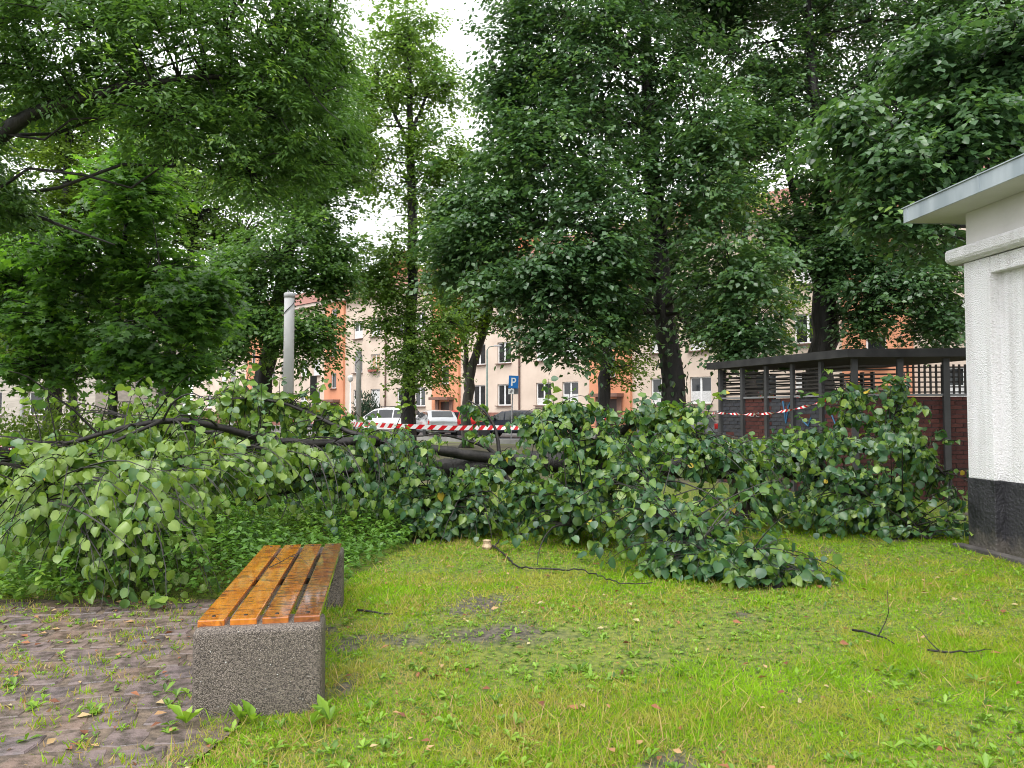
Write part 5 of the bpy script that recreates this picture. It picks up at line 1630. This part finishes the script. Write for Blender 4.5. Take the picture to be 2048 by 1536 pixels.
L_COVER = leaf_mat("undergrowth leaves", [(0, (0.043, 0.101, 0.022)), (.5, (0.105, 0.223, 0.036)), (.85, (0.201, 0.346, 0.053)), (1, (0.360, 0.505, 0.075))], .3, .42, .45)


def in_poly(x, y, poly):
    r = np.zeros(len(x), bool)
    n = len(poly)
    for i in range(n):
        x1, y1 = poly[i]
        x2, y2 = poly[(i + 1) % n]
        c = ((y1 > y) != (y2 > y)) & (x < (x2 - x1) * (y - y1) / (y2 - y1 + 1e-9) + x1)
        r ^= c
    return r


beds = [G(790, 1115)[:2], G(700, 1160)[:2], G(680, 1200)[:2], G(560, 1205)[:2], G(440, 1215)[:2], G(200, 1222)[:2], G(-150, 1225)[:2], G(-400, 1080)[:2], G(-100, 985)[:2], G(420, 960)[:2], G(700, 965)[:2], G(830, 1000)[:2], G(880, 1060)[:2]]
bx = [p[0] for p in beds]; by = [p[1] for p in beds]
n = 26000
x = rng.uniform(min(bx), max(bx), n); y = rng.uniform(min(by), max(by), n)
ok = in_poly(x, y, beds) & (rng.random(n) < np.clip(1.5 - y * .06, .3, 1))
# keep clear of the bench
lx = (x - BENCH_O[0]) * BENCH_R[0] + (y - BENCH_O[1]) * BENCH_R[1]
ly = (x - BENCH_O[0]) * BENCH_DIR[0] + (y - BENCH_O[1]) * BENCH_DIR[1]
ok &= ~((lx > -.06) & (lx < .68) & (ly < BL + .06))
x, y = x[ok], y[ok]
ns = len(x)
hh = (.30 + .18 * wav(np.c_[x, y, x * 0], 2.2, 6) + .05 * wav(np.c_[x, y, x * 0], 7, 1)) * np.clip(1.2 - .05 * (y - 5), .6, 1.2)
hh *= 1 + .7 * np.clip((-1.5 - x) / .8, 0, 1) * np.clip((7.5 - y) / 1.0, 0, 1)
hh = np.clip(hh, .08, .7) * rng.uniform(.35, 1.1, ns)
per = 6
i = np.repeat(np.arange(ns), per)
ph = rng.uniform(0, 6.28, ns * per)
z = hh[i] * rng.uniform(.35, 1.05, ns * per)
lean = rng.normal(0, .12, (ns, 2))
pos = np.c_[x[i] + lean[i, 0] * z, y[i] + lean[i, 1] * z, z + .01]
ax = np.c_[np.cos(ph), np.sin(ph), rng.normal(.05, .4, ns * per)]
nr = np.c_[np.cos(ph) * .3, np.sin(ph) * .3, np.ones(ns * per)] + rng.normal(0, .25, (ns * per, 3))
crn = np.clip(.45 + .28 * wav(np.c_[x, y, x * 0], 3.5, 9) + rng.normal(0, .1, ns), 0, 1)
gc = leaves_obj("undergrowth", T_RHOMB, pos, ax, nr, rng.uniform(.035, .08, ns * per), np.clip(crn[i] * .8 + rng.random(ns * per) * .25, 0, 1), L_COVER, sx=.8)
tag(gc, "low weedy undergrowth behind and beside the bench", "undergrowth", kind="stuff")

# ------------------------------------------------------------------ grass, weeds, litter
M_GRASS = leaf_mat("grass blades", [(0, (0.465, 0.308, 0.176)), (.22, (0.428, 0.352, 0.110)), (.45, (0.270, 0.387, 0.017)), (.75, (0.158, 0.326, 0.011)), (1, (0.288, 0.475, 0.022))], .34, .55, .15, 1.05)
T_BLADE = (np.array([[-.5, 0, 0], [.5, 0, 0], [.38, .55, .06], [-.38, .55, .06], [0, 1, .28]]), np.array([[0, 1, 2], [0, 2, 3], [3, 2, 4]]))
gpos = []
for y0, y1, dens in [(2.7, 4, 9500), (4, 5.2, 7000), (5.2, 7, 4600), (7, 10, 2300), (10, 14, 420)]:
    n = int(1.5 * (y0 + y1) / 2 * (y1 - y0) * dens)
    yy = rng.uniform(y0, y1, n)
    xx = rng.uniform(-.75, .75, n) * yy
    gpos.append(np.c_[xx, yy, np.full(n, .008)])
gpos = np.concatenate(gpos)
lx = (gpos[:, 0] - BENCH_O[0]) * BENCH_R[0] + (gpos[:, 1] - BENCH_O[1]) * BENCH_R[1]
ly = (gpos[:, 0] - BENCH_O[0]) * BENCH_DIR[0] + (gpos[:, 1] - BENCH_O[1]) * BENCH_DIR[1]
in_bench = (lx > -.01) & (lx < .63) & (ly > -.01) & (((ly < .27) | (ly > BL - .27)) & (ly < BL + .01))
kx, ky = np.cos(KA), np.sin(KA)
lxk = (gpos[:, 0] - kc[0]) * kx + (gpos[:, 1] - kc[1]) * ky
lyk = -(gpos[:, 0] - kc[0]) * ky + (gpos[:, 1] - kc[1]) * kx
in_kiosk = (lxk > -.13) & (lyk < .13)
so = soil_at(gpos)
fade = np.clip((gpos[:, 0] - (-1.42 - 0.173 * (gpos[:, 1] - 3.6))) / .15 + .5, 0, 1)
ok = ~on_path(gpos[:, 0], gpos[:, 1]) & ~in_bench & ~in_kiosk & (rng.random(len(gpos)) > so * .85) & ~(in_poly(gpos[:, 0], gpos[:, 1], beds) & (rng.random(len(gpos)) < .8))
gpos = gpos[ok]
n = len(gpos)
dry = dry_at(gpos)
tall = np.clip(wav(gpos, 3.3, 7) * .4 + .4 * wav(gpos, 12, 2) + .5, 0, 1.3)
hgt = rng.uniform(.018, .046, n) * (0.6 + .7 * tall)
lng = rng.random(n) < .035
hgt[lng] *= 2.6
rd_l = lng
az = rng.uniform(0, 6.28, n)
tilt = np.clip(rng.normal(.85, .42, n), .1, 1.5)
ax = np.c_[np.cos(az) * np.sin(tilt), np.sin(az) * np.sin(tilt), np.clip(np.cos(tilt), .06, 1)]
nr = np.c_[rng.normal(0, 1, (n, 2)), np.full(n, .6)]
rd = np.clip(.60 + .24 * wav(gpos, 5, 13) + .20 * wav(gpos, 15, 5) + rng.normal(0, .16, n), .32, 1)
isdry = (rng.random(n) < dry * .48) | (rd_l & (rng.random(n) < .5))
rd[isdry] = rng.uniform(0, .35, isdry.sum())
wid = rng.uniform(.0035, .0062, n) * np.clip(gpos[:, 1] / 4.5, .9, 2.0)
T_BLADE1 = (np.array([[-.5, 0, 0], [.5, 0, 0], [0, 1, .15]]), np.array([[0, 1, 2]]))
VV_, FF_, RR_, off_ = [], [], [], 0
for tpl, sel in ((T_BLADE, gpos[:, 1] < 4.6), (T_BLADE1, gpos[:, 1] >= 4.6)):
    V, F, r = leaves_arrays(tpl, gpos[sel], ax[sel], nr[sel], hgt[sel], rd[sel], sx=1.0)
    x_ = unit(np.cross(unit(ax[sel]), nr[sel]))                # blade width independent of its height
    V = V.reshape(sel.sum(), len(tpl[0]), 3) + (wid[sel] * (1 if tpl is T_BLADE else 1.35) - hgt[sel])[:, None, None] * tpl[0][None, :, 0:1] * x_[:, None, :]
    V = V.reshape(-1, 3)
    V[:, 2] = np.maximum(V[:, 2], .006)
    VV_.append(V); FF_.append(F + off_); RR_.append(r); off_ += len(V)
V, F, r = np.concatenate(VV_), np.concatenate(FF_), np.concatenate(RR_)
tag(link("grass", np_mesh("grass", V, F, M_GRASS, {'rnd': r})), "short wet yellow green lawn grass", "grass", kind="stuff")

# broad leaved weeds
L_WEED = leaf_mat("broad weed leaves", [(0, (0.05, 0.11, 0.02)), (.5, (0.17, 0.31, 0.028)), (1, (0.30, 0.46, 0.06))], .33, .42, .45, 1.2)
T_WEED = (np.array([[0, 0, 0], [.10, .3, .04], [.2, .68, .07], [0, 1, -.10], [-.2, .68, .07], [-.10, .3, .04]]), np.array([[0, 1, 5], [1, 2, 3], [1, 3, 5], [3, 4, 5]]))
nw = 8500
yy = np.sqrt(rng.uniform(2.8 ** 2, 8.5 ** 2, nw))
xx = rng.uniform(-.72, .72, nw) * yy
cl = wav(np.c_[xx, yy, xx * 0], 2.4, 4) + .25 * (yy < 4.5)
ok = (cl > -.8 + 1.3 * rng.random(nw)) & ~on_path(xx, yy)
xx, yy = xx[ok], yy[ok]
# tufts in the joints of the paving
nj = 330
jy = np.sqrt(rng.uniform(2.9 ** 2, 5.9 ** 2, nj)); jx = rng.uniform(-.76, -.15, nj) * jy
okj = on_path(jx, jy)
# big dock leaves at the foot of the bench
foot = [G(395, 1440)[:2], G(372, 1460)[:2], G(480, 1450)[:2], G(505, 1455)[:2], G(645, 1440)[:2], G(660, 1452)[:2], G(620, 1462)[:2]]
xx = np.r_[xx, jx[okj], [f[0] for f in foot]]; yy = np.r_[yy, jy[okj], [f[1] for f in foot]]
nw = len(xx)
cnt = rng.integers(4, 9, nw)
i = np.repeat(np.arange(nw), cnt)
n = len(i)
ph = rng.uniform(0, 6.28, n)
el = abs(rng.normal(.3, .35, n))
scl = rng.uniform(.016, .05, nw) * rng.uniform(.55, 1.05, nw)
scl *= np.where(yy < 4.4, 1.3, .9)
scl[-7:] = .10
el[i >= nw - 7] = rng.uniform(.6, 1.25, (i >= nw - 7).sum())
pos = np.c_[xx[i], yy[i], np.full(n, .022)]
inb = on_path(pos[:, 0], pos[:, 1])
pos[inb, 2] = .03
ax = np.c_[np.cos(ph) * np.cos(el), np.sin(ph) * np.cos(el), np.sin(el) + .05]
nr = np.c_[-np.cos(ph) * np.sin(el), -np.sin(ph) * np.sin(el), np.cos(el)] + rng.normal(0, .2, (n, 3))
lx = (pos[:, 0] - BENCH_O[0]) * BENCH_R[0] + (pos[:, 1] - BENCH_O[1]) * BENCH_R[1]
ly = (pos[:, 0] - BENCH_O[0]) * BENCH_DIR[0] + (pos[:, 1] - BENCH_O[1]) * BENCH_DIR[1]
ok = ~((lx > -.02) & (lx < .64) & (ly > -.02) & (ly < .3)) & ~((((pos[:, 0] - kc[0]) * kx + (pos[:, 1] - kc[1]) * ky) > -.13) & (pos[:, 1] < kc[1]))
w_o = leaves_obj("weeds", T_WEED, pos[ok], ax[ok], nr[ok], scl[i][ok] * rng.uniform(.7, 1.3, ok.sum()), rng.random(ok.sum()) * .5 + np.repeat(rng.random(nw), cnt)[ok] * .5, L_WEED)
tag(w_o, "broad leaved weeds in the lawn and paving joints", "weeds", kind="stuff")

# grass tufts in the paving joints
nj = 240
jy = np.sqrt(rng.uniform(2.9 ** 2, 5.95 ** 2, nj)); jx = rng.uniform(-.76, -.15, nj) * jy
okj = on_path(jx, jy)
jx, jy = jx[okj], jy[okj]
per = 30
i = np.repeat(np.arange(len(jx)), per)
n = len(i)
sp_ = rng.uniform(.02, .075, len(jx))
pos = np.c_[jx[i] + rng.normal(0, 1.3, n) * sp_[i], jy[i] + rng.normal(0, .5, n) * sp_[i], np.full(n, .014)]
az = rng.uniform(0, 6.28, n); tilt = abs(rng.normal(0, .7, n)) + .2
ax = np.c_[np.cos(az) * np.sin(tilt), np.sin(az) * np.sin(tilt), np.clip(np.cos(tilt), .1, 1)]
V, F, r = leaves_arrays(T_BLADE, pos, ax, np.c_[rng.normal(0, 1, (n, 2)), np.full(n, .6)], rng.uniform(.02, .06, n), np.where(rng.random(n) < .45, rng.uniform(0, .35, n), rng.uniform(.4, 1, n)), sx=.13)
V[:, 2] = np.maximum(V[:, 2], .012)
tag(link("joint_grass", np_mesh("joint_grass", V, F, M_GRASS, {'rnd': r})), "thin grass tufts growing in the paving joints", "grass", kind="stuff")

# dry leaves and bits on lawn and paving
M_LITTER = leaf_mat("dry leaf litter", [(0, (0.14, 0.055, 0.03)), (.4, (0.30, 0.12, 0.06)), (.65, (0.40, 0.25, 0.12)), (1, (0.42, 0.38, 0.2))], .15, .6, .3, 1.0)
n = 1900
yy = np.sqrt(rng.uniform(2.8 ** 2, 8 ** 2, n)); xx = rng.uniform(-.75, .75, n) * yy
on = on_path(xx, yy)
keep_ = rng.random(n) < np.where(on, .62, .26)
xx, yy, on = xx[keep_], yy[keep_], on[keep_]
n = len(xx)
ph = rng.uniform(0, 6.28, n)
pos = np.c_[xx, yy, np.where(on, .036, .035)]
lx = (pos[:, 0] - BENCH_O[0]) * BENCH_R[0] + (pos[:, 1] - BENCH_O[1]) * BENCH_R[1]
ly = (pos[:, 0] - BENCH_O[0]) * BENCH_DIR[0] + (pos[:, 1] - BENCH_O[1]) * BENCH_DIR[1]
ok = ~((lx > -.05) & (lx < .66) & (ly > -.05) & (ly < BL + .05)) & (pos[:, 0] < 4.3)
li = leaves_obj("leaf_litter", T_WEED, pos[ok], np.c_[np.cos(ph), np.sin(ph), rng.normal(.05, .15, n)][ok], (np.array([0, 0, 1.]) + rng.normal(0, .35, (n, 3)))[ok], rng.uniform(.02, .07, n)[ok], rng.random(n)[ok], M_LITTER, sx=1.3)
tag(li, "dry reddish leaves scattered on lawn and paving", "leaf litter", kind="stuff")
